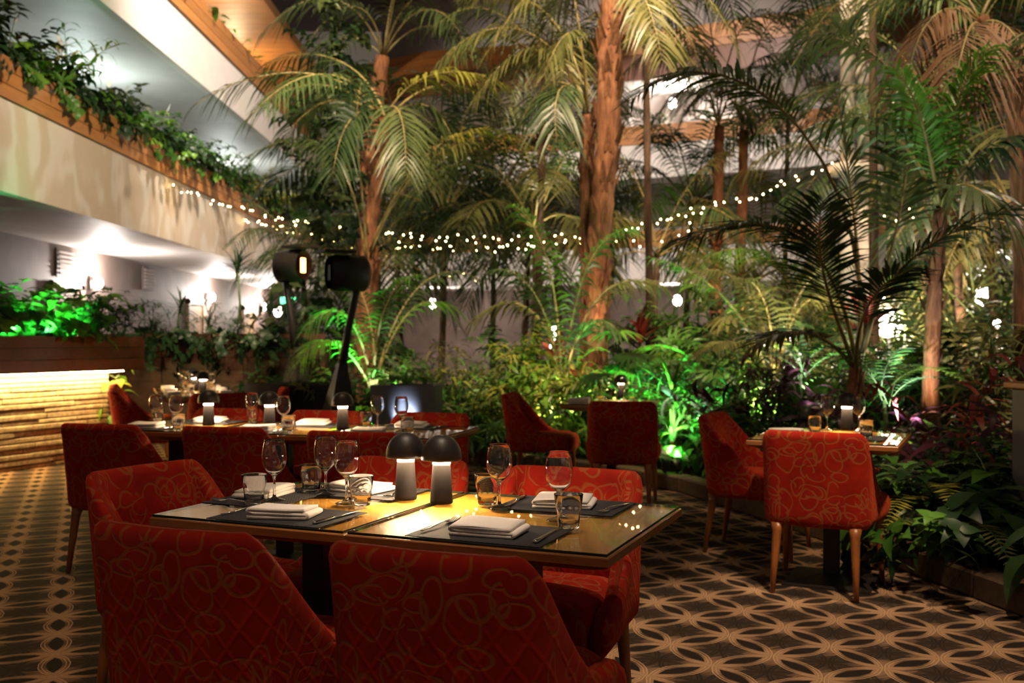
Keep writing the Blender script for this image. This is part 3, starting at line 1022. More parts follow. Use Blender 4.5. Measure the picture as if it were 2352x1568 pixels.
tb = [((584, 1157), 'in front of the head end napkin'), ((715, 1130), 'farthest back, touching a wine glass stem'), ((829, 1160), 'nearest the lamp on the head chair side'),
      ((1119, 1158), 'glowing just past the twin lamps'), ((1306, 1212), 'at the free corner of the table')]
for (px, py), lab in tb:
    put('tumbler', ME['tumbler'], 'faceted tumbler on the nearest table, ' + lab, 'tumbler', G(px, py, ZT), random.uniform(0, 6), 'tumblers on the nearest table')

# ---- table with three lamps
an2 = math.radians(-15.5)
EX2, EY2 = V((math.cos(an2), math.sin(an2), 0)), V((-math.sin(an2), math.cos(an2), 0))
O2 = V((-2.403, 5.504, 0))
ords = ('first', 'second', 'third', 'fourth', 'fifth', 'sixth')
for k in range(3):
    make_table('%s table from the stone wall in the three lamp row' % ords[k].capitalize(), O2 + EX2 * (.70 * k), EX2, EY2, .698, .735, group='three lamp table row')
for k, (x, y) in enumerate(((-2.13, 5.50), (-1.42, 5.33), (-.71, 5.06))):
    put_chair('red chair, back to camera, at the three lamp row, %s from the stone wall' % ords[k], x, y, EY2)
for k, u in enumerate((.30, 1.0, 1.70)):
    p = O2 + EX2 * u + EY2 * .74
    put_chair('red chair on the far side of the three lamp row, %s from stone wall' % ords[k], p.x, p.y, -EY2)
for k, (px, py) in enumerate(((479, 976), (619, 981), (787, 985))):
    put_lamp('black mushroom lamp on the three lamp row, %s from the stone wall' % ords[k], G(px, py, ZT), 'lamps on the three lamp row')
for k, (px, py) in enumerate(((358, 980), (404, 984), (579, 975), (651, 988), (867, 985), (922, 990))):
    put('wine_glass', ME['wine'], 'empty wine glass on the three lamp row, %s from the stone wall' % ords[k], 'wine glass', G(px, py, ZT), 0, 'wine glasses on the three lamp row')
for k, (px, py) in enumerate(((362, 973), (410, 988), (580, 969), (662, 992), (841, 980), (936, 996))):
    put('tumbler', ME['tumbler'], 'empty tumbler on the three lamp row, %s from the stone wall' % ords[k], 'tumbler', G(px, py, ZT), 0, 'tumblers on the three lamp row')
for k, (u, v) in enumerate(((.30, .14), (.42, .60), (1.0, .15), (1.12, .58), (1.66, .15), (1.74, .57))):
    p = O2 + EX2 * u + EY2 * v
    rot = an2 + (0 if v < .3 else PI)
    side = 'near' if v < .3 else 'far'
    put('placemat', ME['mat'], 'black placemat on the %s side of three lamp row, %s from stone wall' % (side, ords[k // 2]), 'placemat', V((p.x, p.y, ZT)), rot, 'placemats on the three lamp row')
    put('napkin', ME['napkins'][k % 4], 'folded napkin on the %s side of three lamp row, %s from stone wall' % (side, ords[k // 2]), 'napkin', V((p.x, p.y, ZN)), rot + .15, 'napkins on the three lamp row')
    q = V((p.x, p.y, ZN)) + V((math.cos(rot), math.sin(rot), 0)) * .155
    put_knife('table knife on the %s side of three lamp row, %s from stone wall' % (side, ords[k // 2]), q, rot, 'knives on the three lamp row')
    q = V((p.x, p.y, ZN)) - V((math.cos(rot), math.sin(rot), 0)) * .155
    put('fork', ME['fork'], 'dinner fork on the %s side of three lamp row, %s from stone wall' % (side, ords[k // 2]), 'fork', q, rot, 'forks on the three lamp row')

# ---- far long table
EX3 = unit(.93, .37); EY3 = V((-EX3.y, EX3.x, 0))
O3 = V((-3.08, 8.58, 0)); an3 = math.atan2(EX3.y, EX3.x)
for k in range(3):
    make_table('%s table from the camera in the far row before the cedar planter' % ords[k], O3 + EY3 * (.70 * k), EX3, EY3, .735, .698, group='far table row')
def T3(u, v, z=ZT):
    p = O3 + EX3 * u + EY3 * v
    return V((p.x, p.y, z))
for k, v in enumerate((.45, 1.12, 1.78)):
    p = T3(-.10, v); put_chair('red chair on the stone wall side of the far row, %s from camera' % ords[k], p.x, p.y, EX3)
    p = T3(.84, v); put_chair('red chair on the palm side of the far row, %s from the camera' % ords[k], p.x, p.y, -EX3)
p = T3(.47, -.16); put_chair('red chair with its back to the camera at the near end of the far row', p.x, p.y, EY3)
for k, (u, v) in enumerate(((.40, .62), (.36, 1.08), (.36, 1.50))):
    put_lamp('black mushroom lamp on the far row, %s from the camera' % ords[k], T3(u, v), 'lamps on the far row')
for k, v in enumerate((.42, 1.10, 1.76)):
    for s, u in (('stone wall', .13), ('palm', .60)):
        rot = an3 + (-PI / 2 if u < .3 else PI / 2)
        put('napkin', ME['napkins'][k], 'folded napkin on the %s side of far row, %s from camera' % (s, ords[k]), 'napkin', T3(u, v), rot, 'napkins on the far row')
        put('wine_glass', ME['wine'], 'wine glass on the %s side of the far row, %s from the camera' % (s, ords[k]), 'wine glass', T3(u + (.15 if u < .3 else -.13), v + .16), 0, 'wine glasses on the far row')
        put('tumbler', ME['tumbler'], 'tumbler on the %s side of the far row, %s from the camera' % (s, ords[k]), 'tumbler', T3(u + (.15 if u < .3 else -.13), v + .04), 0, 'tumblers on the far row')

# ---- table before the green lit yucca
EX4 = unit(.985, -.17); EY4 = V((-EX4.y, EX4.x, 0)); an4 = math.atan2(EX4.y, EX4.x)
O4 = V((.375, 7.70, 0))
make_table('small single table beside the green lit spiky plant', O4, EX4, EY4, .76, .74)
put_chair('red chair with its back to the camera by the green lit spiky plant', .845, 7.47, unit(.13, .99))
put_chair('red chair seen from the side at the table by the green lit spiky plant', .26, 8.30, unit(.97, -.22))
put_lamp('black mushroom lamp on the table by the green lit spiky plant', G(1427, 914, ZT))
for k, (px, py) in enumerate(((1390, 914), (1433, 918))):
    put('wine_glass', ME['wine'], 'wine glass on the table by the green lit spiky plant, ' + ('beside the lamp', 'in front of the lamp')[k], 'wine glass', G(px, py, ZT), 0, 'glasses by the spiky plant')
for k, (px, py) in enumerate(((1377, 917), (1451, 917))):
    put('tumbler', ME['tumbler'], 'tumbler on the table by the green lit spiky plant, ' + ('next to the napkin', 'away from the napkin')[k], 'tumbler', G(px, py, ZT), 0, 'tumblers by the spiky plant')
put('napkin', ME['napkins'][0], 'folded napkin on the table by the green lit spiky plant', 'napkin', G(1330, 921, ZT), an4, 'napkins on small tables')

# ---- table by the kerb
EX5 = unit(.894, -.447); EY5 = V((-EX5.y, EX5.x, 0)); an5 = math.atan2(EX5.y, EX5.x)
O5 = V((1.18, 4.945, 0))
make_table('small single table beside the kerb of the planting bed', O5, EX5, EY5, .72, .755)
put_chair('red chair with looped pattern and its back to the camera beside the kerb', 1.60, 5.02, unit(.47, .88))
put_chair('red chair facing sideways behind the table beside the kerb', 1.48, 5.86, unit(.88, -.47))
put_lamp('black mushroom lamp on the table beside the kerb', G(1945, 986, ZT))
for k, (px, py) in enumerate(((1900, 988), (1972, 989))):
    put('wine_glass', ME['wine'], 'wine glass on the table beside the kerb, ' + ('next to the napkin side', 'on the far side of the lamp')[k], 'wine glass', G(px, py, ZT), 0, 'wine glasses beside the kerb')
for k, (px, py) in enumerate(((1872, 993), (1990, 1006))):
    put('tumbler', ME['tumbler'], 'tumbler on the table beside the kerb, ' + ('next to the napkin', 'nearest the bed')[k], 'tumbler', G(px, py, ZT), 0, 'tumblers beside the kerb')
put('napkin', ME['napkins'][1], 'folded napkin on the table beside the kerb', 'napkin', G(1805, 995, ZT), an5, 'napkins on small tables')
put('placemat', ME['mat'], 'black placemat on the table beside the kerb', 'placemat', V((1.72, 5.02, ZT)), an5)

# =================================================================== heaters, pendant, cabinet
def heater(label, base, s, rz, glow):
    t = thing('patio_heater', label, 'heater', base, rz)
    b = MB()
    def rc(w, d, z, dx): return [V((dx - w, -d, z)), V((dx + w, -d, z)), V((dx + w, d, z)), V((dx - w, d, z))]
    b.loft([rc(.24 * s, .20 * s, 0, 0), rc(.20 * s, .17 * s, .25 * s, 0), rc(.12 * s, .11 * s, .62 * s, .01 * s), rc(.055 * s, .05 * s, .95 * s, .03 * s), rc(.04 * s, .04 * s, 1.05 * s, .04 * s)], cap0=True, cap1=True)
    b.build('base', M['black'], t, False)
    b = MB(); b.tube([(.04 * s, 0, 1.02 * s), (.10 * s, 0, 1.35 * s), (.17 * s, 0, 1.65 * s), (.20 * s, 0, 1.82 * s)], [.045 * s, .034 * s, .034 * s, .036 * s], 10)
    b.build('stem', M['black'], t)
    h = MB()
    R = .17 * s
    rings = []
    for x, r in ((-.02 * s, .13 * s), (.02 * s, R), (.30 * s, R), (.36 * s, .15 * s)):
        rings.append([V((.27 * s - x, .0 + r * .75 * math.cos(a), 1.88 * s + r * math.sin(a))) for a in [2 * PI * q / 14 for q in range(14)]])
    h.loft(rings, cap0=True)
    hd = h.build('head', M['black'], t)
    b = MB(); b.box((-.03 * s, -.02, 2.07 * s), (.30 * s, .26 * s, .02)); b.build('visor', M['black'], t, False)
    b = MB(); b.box((-.078 * s, -.0, 1.88 * s), (.02, .055 * s, .15 * s), 0, 0, .006)
    b.build('heating_element', emis('heater_glow', (1, .30, .06), 9) if glow else M['steel'], t, False)
    return t
heater('tall black heater with a spreading foot and hooded head behind the three lamp row', V((-1.60, 9.0, 0)), 1.0, .55, False)
heater('farther black heater with an orange glowing element by the balcony', V((-2.47, 11.3, 0)), 1.13, PI * .80, True)
t = thing('pendant_lamp', 'glossy black pendant lamp glowing white below, far behind the palm trunk', 'pendant lamp', P(1262, 690, 24))
b = MB(); b.lathe([(0, .38), (.10, .36), (.22, .24), (.28, .0), (.28, -.22), (.26, -.22), (.25, .0), (0, .2)], 20); b.build('shade', M['lampblack'], t)
b = MB(); b.lathe([(0, -.20), (.25, -.20), (.25, -.16), (0, -.16)], 20); b.build('diffuser', emis('pendant_glow', (1, .9, .78), 16), t)
b = MB(); b.tube([(0, 0, .36), (0, 0, .6)], .012, 6); b.build('cord', M['black'], t)
t = thing('lamp_tower', 'stacked white ring lamp far behind the palm trunk', 'lamp', P(1275, 745, 23.5))
for k in range(4):
    b = MB(); b.lathe([(0, -.02), (.16 - .02 * k, -.02), (.16 - .02 * k, .05), (0, .05)], 16, c=(0, 0, -.1 - .22 * k)); b.build('ring', bpy.data.materials['pendant_glow'], t)
b = MB(); b.tube([(0, 0, 0), (0, 0, -.9)], .03, 6); b.build('post', M['steel'], t)
t = thing('service_cabinet', 'dark grey service cabinet with an oak top at the picture edge beyond the kerb', 'cabinet', (3.10, 5.05, .09), .25)
b = MB(); b.box((0, 0, .46), (.80, .50, .90), 0, 0, .005); b.build('body', plain('cabinet_grey', (.018, .019, .026), .4), t, False)
b = MB(); b.box((0, 0, .93), (.86, .56, .035), 0, 0, .006); b.build('top', M['table'], t, False)
for k in (-1, 1):
    b = MB(); b.box((k * .2, -.256, .46), (.37, .018, .84), 0, 0, .004); d = b.build('door', bpy.data.materials['cabinet_grey'], t, False)
    b = MB(); b.tube([(k * .04, -.275, .5), (k * .04, -.275, .62)], .006, 6); b.build('handle', M['steel'], d)
# grey planter boxes behind the three lamp row
for k, (x, y, w, lab) in enumerate(((-1.0, 9.35, .62, 'blue lit grey planter box behind the three lamp row'), (-2.15, 9.75, .9, 'dark planter box behind the tall heater'))):
    t = thing('planter_box', lab, 'planter', (x, y, 0), -.1, 'planter boxes')
    b = MB()
    def rr(i, z): return [V((-w / 2 + i, -.22 + i, z)), V((w / 2 - i, -.22 + i, z)), V((w / 2 - i, .22 - i, z)), V((-w / 2 + i, .22 - i, z))]
    b.loft([rr(.03, 0), rr(0, .84), rr(.03, .84), rr(.03, .75)], cap0=True); b.build('tub', plain('planter_grey', (.16, .16, .18), .6) if k == 0 else M['black'], t, False)
    b = MB(); b.add(rr(.03, .77), [(0, 1, 2, 3)]); b.build('soil', M['soil'], t, False)

# =================================================================== fairy lights
M['fairy'] = emis('fairy_bulb', (1, .60, .20), 42)
M['fairy'].cycles.emission_sampling = 'NONE'
M['wire'] = plain('fairy_wire', (.03, .022, .01), .6)
fb = MB(); fb.lathe([(0, -.013), (.006, -.009), (.0085, -.002), (.008, .005), (.004, .010), (0, .012)], 7)
ME['fairy'] = fb.mesh('bulb', M['fairy'])
def strand(label, pts, gap, seed, jit=.05):
    rs = random.Random(seed)
    w = [P(*p) for p in pts]
    # smooth
    def cr(i, t):
        p0, p1, p2, p3 = w[max(0, i - 1)], w[i], w[i + 1], w[min(len(w) - 1, i + 2)]
        return .5 * ((2 * p1) + (p2 - p0) * t + (2 * p0 - 5 * p1 + 4 * p2 - p3) * t * t + (3 * p1 - p0 - 3 * p2 + p3) * t ** 3)
    line = [cr(i, k / 8) for i in range(len(w) - 1) for k in range(8)] + [w[-1]]
    t = thing('fairy_lights', label, 'fairy lights', line[0], 0, 'fairy light strands')
    o0 = line[0]
    b = MB(); b.tube([p - o0 for p in line], .0035, 4); b.build('wire', M['wire'], t)
    acc, nxt = 0.0, .02
    for a, c in zip(line[:-1], line[1:]):
        l = (c - a).length
        while nxt < acc + l:
            p = a.lerp(c, (nxt - acc) / l) - o0
            q = p + V((rs.uniform(-jit, jit), rs.uniform(-jit, jit), rs.uniform(-jit, jit * .6)))
            inst('bulb', ME['fairy'], t, Matrix.Translation(q) @ Euler((rs.uniform(-1, 1), rs.uniform(-1, 1), 0)).to_matrix().to_4x4())
            nxt += gap * .98 * rs.uniform(.65, 1.35)
        acc += l
strand('upper fairy light strand from the cedar rail to the pale column', [(399, 424, 14.9), (560, 478, 15.2), (700, 512, 15), (870, 526, 14.6), (1050, 543, 14.2), (1230, 546, 13.8), (1420, 524, 13.4), (1600, 486, 13), (1750, 440, 12.7), (1920, 370, 12.4)], .175, 1)
strand('middle fairy light strand crossing below the upper one', [(401, 430, 14.85), (520, 470, 15.1), (640, 503, 15), (760, 525, 14.8), (900, 545, 14.4), (1060, 556, 14), (1240, 555, 13.6), (1420, 530, 13.3), (1560, 494, 13), (1740, 446, 12.7), (1915, 376, 12.4)], .19, 2, .07)
strand('lower fairy light strand starting farther along the cedar rail', [(566, 502, 19.2), (640, 528, 18.6), (730, 548, 17.8), (870, 566, 16.6), (1000, 570, 15.6), (1180, 568, 14.8), (1330, 552, 14.2), (1480, 556, 13.6), (1560, 538, 13.4), (1606, 505, 13.2)], .17, 3, .06)
strand('fourth fairy light strand sagging close along the rail', [(568, 504, 19.0), (620, 515, 18.8), (700, 535, 18), (800, 552, 17.5), (960, 566, 16.5)], .2, 4, .05)
strand('faint far fairy light strand low behind the palms', [(880, 590, 21), (930, 606, 21), (1000, 622, 20.5), (1080, 630, 20), (1180, 627, 19.5)], .26, 5, .12)
strand('short fairy light cluster behind the upright palm leaves', [(2025, 470, 12), (2045, 500, 11.8), (2075, 528, 11.6), (2110, 470, 11.5)], .13, 6, .10)
strand('sparse far fairy lights among the trees at the far side', [(2180, 600, 15), (2260, 560, 15), (2352, 540, 14.6)], .35, 8, .25)
# =================================================================== plants
Z = V((0, 0, 1))
def leaf_strip(b, base, d, nrm, L, W, droop=.2, seg=3, mat=0, prof=(.45, 1.0, .75, 0.0), fold=0.0):
    d = d.normalized()
    w = d.cross(nrm)
    if w.length < 1e-4:
        w = d.cross(V((.3, .9, .2)))
    w.normalize()
    up = w.cross(d)
    vs, fs = [], []
    for k in range(seg + 1):
        s = k / seg
        p = base + d * (L * s) - Z * (droop * L * s * s)
        q = W * .5 * prof[min(len(prof) - 1, int(round(s * (len(prof) - 1))))]
        if fold:
            vs += [p - w * q + up * (q * fold), p, p + w * q + up * (q * fold)]
        else:
            vs += [p - w * q, p + w * q]
    m = 3 if fold else 2
    for k in range(seg):
        for j in range(m - 1):
            a = k * m + j
            if k == seg - 1 and prof[-1] == 0:
                fs.append((a, a + 1, a + m + 1) if j == 0 else (a, a + 1, a + m))
            else:
                fs.append((a, a + 1, a + m + 1, a + m))
    b.add(vs, fs, mat)
def bez(ctrl, t):
    c = [V(p) for p in ctrl]
    while len(c) > 1:
        c = [c[i].lerp(c[i + 1], t) for i in range(len(c) - 1)]
    return c[0]
def build_frond(b, ctrl, rnd, n=24, ll=.5, lw=.035, t0=.28, droop=.35, fwd=.7, vang=.25, rr=.016, up=None, seg=3):
    N = 12
    pts = [bez(ctrl, k / N) for k in range(N + 1)]
    b.tube(pts, [rr * (1 - .85 * k / N) for k in range(N + 1)], 5, 1)
    for i in range(n):
        s = (i + .5) / n
        t = t0 + (1 - t0) * s
        p = bez(ctrl, t)
        T = (bez(ctrl, min(1, t + .02)) - bez(ctrl, max(0, t - .02))).normalized()
        S = T.cross(up or Z)
        if S.length < .12:
            S = T.cross(V((.2, -1, .1)))
        S.normalize()
        Nn = S.cross(T)
        l = ll * (math.sin(PI * (.16 + .78 * s)) ** .55)
        for sd in (-1, 1):
            v = vang + rnd.uniform(-.12, .12)
            d = S * (sd * math.cos(v)) + Nn * math.sin(v) + T * (fwd * (.8 + .7 * s) + rnd.uniform(-.1, .1))
            nj = Nn + V((rnd.uniform(-.35, .35), rnd.uniform(-.35, .35), rnd.uniform(-.35, .35)))
            leaf_strip(b, p, d, nj, l * rnd.uniform(.85, 1.12), lw * .8 * (.7 + .5 * math.sin(PI * s)), droop * rnd.uniform(.6, 1.5), seg, 0, (.22, 1.0, .62, 0.0))
FROND = {}
def frond_mesh(kind, mat, var):
    """library fronds growing from the origin towards +x: kind = 'up', 'arch', 'hang', 'low'"""
    key = (kind, mat, var)
    if key not in FROND:
        rnd = random.Random(sum(map(ord, kind + mat)) * 7 + var)
        c = {'up': [(0, 0, 0), (.25, 0, .7), (.6, 0, 1.3), (1.1, 0, 1.45)],
             'arch': [(0, 0, 0), (.45, 0, .75), (1.05, 0, .95), (1.65, 0, .35)],
             'low': [(0, 0, 0), (.6, 0, .45), (1.2, 0, .45), (1.7, 0, -.15)],
             'hang': [(0, 0, 0), (.6, 0, .35), (1.1, 0, -.1), (1.3, 0, -.85)]}[kind]
        c = [(x, rnd.uniform(-.12, .12) * k, z) for k, (x, y, z) in enumerate(c)]
        b = MB()
        build_frond(b, c, rnd, 28, .56, .034, .26, .6, .6, .2, .014)
        FROND[key] = b.mesh('frond', [LM[mat], M['stem']])
    return FROND[key]
def orient(az, tilt=0.0, s=1.0, loc=(0, 0, 0), roll=0.0):
    return Matrix.Translation(V(loc)) @ Matrix.Rotation(az, 4, 'Z') @ Matrix.Rotation(tilt, 4, 'Y') @ Matrix.Rotation(roll, 4, 'X') @ Matrix.Scale(s, 4)

def bark_flap():
    b = MB()
    leaf_strip(b, V((0, 0, 0)), V((.25, 0, 1)), V((1, 0, 0)), .26, .10, .0, 3, 0, (1, .8, .55, .15), .3)
    leaf_strip(b, V((.012, 0, 0)), V((.25, 0, 1)), V((1, 0, 0)), .26, .10, .0, 3, 0, (1, .8, .55, .15), .3)
    return b
ME['flap'] = bark_flap().mesh('bark_flap', M['bark'], False)
def trunk(parent, pts, rads, seed, flaps=30, origin=V((0, 0, 0)), mat='bark'):
    rnd = random.Random(seed)
    fine, fr = [], []
    for i in range(len(pts) - 1):
        for k in range(10):
            t = k / 10
            fine.append(V(pts[i]).lerp(V(pts[i + 1]), t))
            fr.append((rads[i] + (rads[i + 1] - rads[i]) * t) * rnd.uniform(.90, 1.12))
    fine.append(V(pts[-1])); fr.append(rads[-1])
    fine = [p - origin for p in fine]
    b = MB(); b.tube(fine, fr, 12); b.build('trunk', M[mat], parent)
    for k in range(flaps):
        i = rnd.randrange(1, len(fine) - 1)
        az = rnd.uniform(0, 2 * PI)
        r = fr[i] * .88
        inst('bark_flap', ME['flap'], parent, orient(az, rnd.uniform(-.15, .2), rnd.uniform(.6, 1.3) * max(.5, fr[i] / .17), fine[i] + V((math.cos(az) * r, math.sin(az) * r, 0))))

def palm_at(label, base, trunk_px, rads, fronds, mat, seed, flaps=24, group=None, n=26, ll=.55, lw=.04, name='palm_tree', cat='palm', droop=.62):
    """palm with each frond placed: fronds = list of control points (px, py, Y)"""
    rnd = random.Random(seed)
    t = thing(name, label, cat, base, 0, group)
    if trunk_px:
        trunk(t, [V(base)] + [P(*q) for q in trunk_px], rads, seed, flaps, V(base))
    for fr in fronds:
        opt = {}
        if isinstance(fr, tuple):
            fr, opt = fr
        ctrl = [P(*q) - V(base) for q in fr]
        b = MB()
        build_frond(b, ctrl, rnd, opt.get('n', n), opt.get('ll', ll), opt.get('lw', lw), opt.get('t0', .22), opt.get('droop', droop), opt.get('fwd', .65), opt.get('v', .2), opt.get('rr', .018))
        b.build('frond', [LM[opt.get('mat', mat)], M['stem']], t)
    return t
def bed(x, y):
    return V((x, y, .09))

# ---- leaning kentia left of centre
pa = bed(-1.85, 12.2)
palm_at('kentia palm with orange bark leaning trunk behind the tall heater', pa, [(838, 640, 12.2), (848, 540, 12.2), (868, 400, 12.2), (884, 270, 12.2)], [.15, .11, .095, .085, .075], [
    [(882, 275, 12.2), (790, 120, 12.0), (560, 150, 11.8), (436, 250, 11.5)],
    [(882, 280, 12.2), (800, 170, 12.0), (660, 160, 11.6), (556, 285, 11.4)],
    [(884, 280, 12.2), (810, 200, 12.5), (700, 210, 12.8), (640, 350, 12.8)],
    ([(886, 270, 12.2), (930, 170, 12.0), (1040, 130, 11.8), (1168, 200, 11.6)], {'mat': 'yellow', 'lw': .045}),
    ([(850, 575, 12.1), (930, 350, 12.0), (1080, 220, 11.8), (1240, 350, 11.6)], {'t0': .5, 'mat': 'yellow'}),
    [(884, 270, 12.2), (850, 140, 12.6), (720, 90, 13), (610, 150, 13)],
    [(886, 280, 12.2), (960, 200, 12.2), (1020, 240, 12.2), (1060, 370, 12.0)],
    [(880, 290, 12.2), (840, 220, 12.0), (780, 260, 11.6), (765, 400, 11.4)],
    [(884, 280, 12.2), (900, 200, 11.8), (940, 260, 11.4), (930, 400, 11.2)],
    [(884, 280, 12.2), (800, 120, 11.4), (680, 160, 10.8), (600, 240, 10.4)],
    [(884, 280, 12.2), (980, 160, 12.8), (1080, 180, 13.2), (1150, 260, 13.4)],
    ([(842, 600, 12.1), (820, 430, 12.2), (780, 330, 12.2), (700, 320, 12.2)], {'t0': .55}),
    ([(842, 600, 12.1), (840, 430, 12.0), (800, 300, 11.8), (830, 190, 11.6)], {'t0': .6}),
    ([(850, 590, 12.1), (900, 440, 11.9), (990, 320, 11.6), (1100, 330, 11.4)], {'t0': .5, 'mat': 'olive'}),
], 'kentia', 21, 50)
pa2 = bed(-2.1, 14.5)
palm_at('taller palm rising behind the leaning kentia with its crown at the top edge', pa2, [(845, 400, 14.5), (878, 130, 14.5)], [.16, .13, .10], [
    [(880, 130, 14.5), (820, -40, 14.3), (700, -40, 14), (600, 80, 13.8)],
    [(880, 130, 14.5), (860, -20, 14.2), (780, -20, 14), (700, 110, 13.8)],
    [(882, 130, 14.5), (920, -60, 14.3), (1060, -80, 14), (1190, 60, 13.8)],
    [(882, 130, 14.5), (900, -100, 14.5), (960, -160, 14.5), (1100, -120, 14.5)],
    [(882, 130, 14.5), (960, 20, 15), (1060, 40, 15.2), (1130, 180, 15.2)],
    [(880, 130, 14.5), (800, 40, 15), (720, 100, 15.2), (690, 240, 15.2)],
    ([(882, 130, 14.5), (900, 20, 13.8), (930, -60, 13.4), (900, -200, 13)], {'mat': 'olive'}),
    [(882, 130, 14.5), (940, -10, 14), (1030, -20, 13.4), (1080, 130, 13)],
], 'kentia', 22, 10)
# ---- pair of shaggy trunks in the middle
pb = bed(1.03, 11.1)
palm_at('thickest palm with shaggy peeling bark in the middle of the bed', pb, [(1368, 760, 11.1), (1374, 560, 11.1), (1396, 330, 11.1), (1400, 130, 11.1), (1412, -60, 11.1)], [.15, .13, .125, .13, .135, .13], [
    [(1412, -50, 11.1), (1500, -140, 11), (1620, -60, 10.8), (1700, 120, 10.6)],
    [(1412, -50, 11.1), (1480, -90, 11.3), (1560, -20, 11.5), (1610, 160, 11.5)],
    [(1412, -40, 11.1), (1340, -140, 11), (1220, -60, 10.8), (1120, 120, 10.6)],
    [(1412, -40, 11.1), (1360, -100, 11.4), (1280, -40, 11.6), (1230, 140, 11.7)],
    [(1412, -40, 11.1), (1450, -80, 10.6), (1500, 0, 10.2), (1520, 140, 10)],
    ([(1405, 120, 11.1), (1470, 60, 11), (1530, 60, 11), (1590, 190, 11)], {'mat': 'olive'}),
], 'olive', 23, 150, ll=.5)
pb2 = bed(.86, 11.35)
palm_at('slimmer shaggy palm trunk twinned with the thickest palm', pb2, [(1352, 600, 11.3), (1348, 400, 11.3), (1350, 265, 11.3)], [.10, .09, .085, .07], [
    ([(1350, 262, 11.3), (1290, 60, 11.2), (1140, 0, 11), (1010, 140, 10.8)], {'t0': .4, 'mat': 'olive'}),
    ([(1350, 262, 11.3), (1300, 110, 11.2), (1200, 40, 11), (1090, 230, 10.8)], {'t0': .4, 'mat': 'olive'}),
    ([(1350, 262, 11.3), (1320, 60, 11.4), (1230, -60, 11.6), (1060, 0, 11.8)], {'t0': .35, 'mat': 'olive'}),
    ([(1350, 262, 11.3), (1330, 20, 11.3), (1320, -80, 11.3), (1240, -160, 11.3)], {'t0': .5}),
    ([(1350, 262, 11.3), (1345, 60, 11.2), (1310, 10, 11), (1250, 170, 10.8)], {'t0': .4, 'mat': 'olive'}),
    ([(1350, 262, 11.3), (1300, 150, 10.9), (1260, 190, 10.6), (1280, 330, 10.5)], {'t0': .3}),
    ([(1350, 262, 11.3), (1320, 160, 11.7), (1240, 160, 12), (1190, 300, 12)], {'t0': .3}),
], 'kentia', 24, 70, ll=.5)
# ---- thinner trunks farther right
for k, (lab, px, top, Y) in enumerate((('slim orange trunked palm right behind the thickest palm', 1650, 290, 16), ('second slim orange trunked palm beside the first', 1706, 300, 16.4))):
    base = V(((px - CX) / FPX * Y, Y, .09))
    palm_at(lab, base, [(px - 8, 640, Y), (px, 450, Y), (px + 2, top, Y)], [.10, .095, .09, .075], [
        ([(px, top, Y), (px - 30, 120, Y), (px - 130, 40, Y - .3), (px - 230, 190, Y - .6)], {'t0': .4}),
        ([(px, top, Y), (px - 10, 60, Y), (px - 20, -60, Y), (px - 120, -120, Y)], {'t0': .4, 'mat': 'olive'}),
        ([(px, top, Y), (px + 40, 130, Y), (px + 140, 60, Y), (px + 240, 210, Y)], {'t0': .35}),
        ([(px, top, Y), (px + 20, 60, Y), (px + 70, -20, Y - .4), (px + 190, 60, Y - .8)], {'t0': .35, 'mat': 'olive'}),
        ([(px, top, Y), (px - 20, 190, Y), (px - 80, 170, Y), (px - 150, 280, Y)], {'t0': .3}),
        ([(px, top, Y), (px + 20, 200, Y), (px + 70, 220, Y), (px + 100, 320, Y)], {'t0': .3}),
    ], 'kentia', 30 + k, 20, ll=.65)
# ---- big dark palms right
pd_ = bed(2.42, 6.9)
palm_at('dark broad leaved palm arching over the table beside the kerb', pd_, [(1962, 900, 6.9), (1965, 840, 6.9)], [.055, .05, .045], [
    ([(1968, 850, 6.9), (1930, 560, 6.8), (1800, 440, 6.6), (1560, 560, 6.3)], {'t0': .42, 'll': .52, 'lw': .028, 'n': 42}),
    ([(1972, 850, 6.9), (2010, 600, 6.7), (2140, 540, 6.5), (2352, 470, 6.2)], {'t0': .4, 'll': .5, 'lw': .028, 'n': 42}),
    ([(1968, 850, 6.9), (2020, 560, 7.1), (1900, 200, 7.2), (1620, 60, 6.9), (1450, 230, 6.6)], {'t0': .52, 'll': .46, 'lw': .034, 'n': 44, 'mat': 'kentia'}),
    ([(1970, 850, 6.9), (1990, 620, 7.0), (1950, 420, 7.1), (1925, 220, 7.1)], {'t0': .45, 'll': .42, 'lw': .03, 'n': 40, 'mat': 'kentia', 'fwd': .75}),
    ([(1966, 850, 6.9), (1910, 700, 6.6), (1860, 590, 6.4), (1890, 460, 6.2)], {'t0': .35, 'll': .45, 'lw': .027, 'n': 34, 'fwd': .8}),
    ([(1968, 850, 6.9), (1960, 760, 6.4), (1990, 650, 6.0), (2090, 620, 5.9)], {'t0': .4, 'll': .4, 'lw': .034, 'n': 26}),
    ([(1972, 850, 6.9), (2030, 640, 7.3), (2100, 420, 7.5), (2090, 250, 7.6)], {'t0': .5, 'mat': 'kentia'}),
    ([(1966, 850, 6.9), (1900, 760, 6.7), (1830, 730, 6.6), (1720, 800, 6.5)], {'t0': .35, 'll': .36, 'mat': 'olive'}),
], 'dark', 41, 6, ll=.5, lw=.05, droop=.3)
pe = bed(3.12, 7.35)
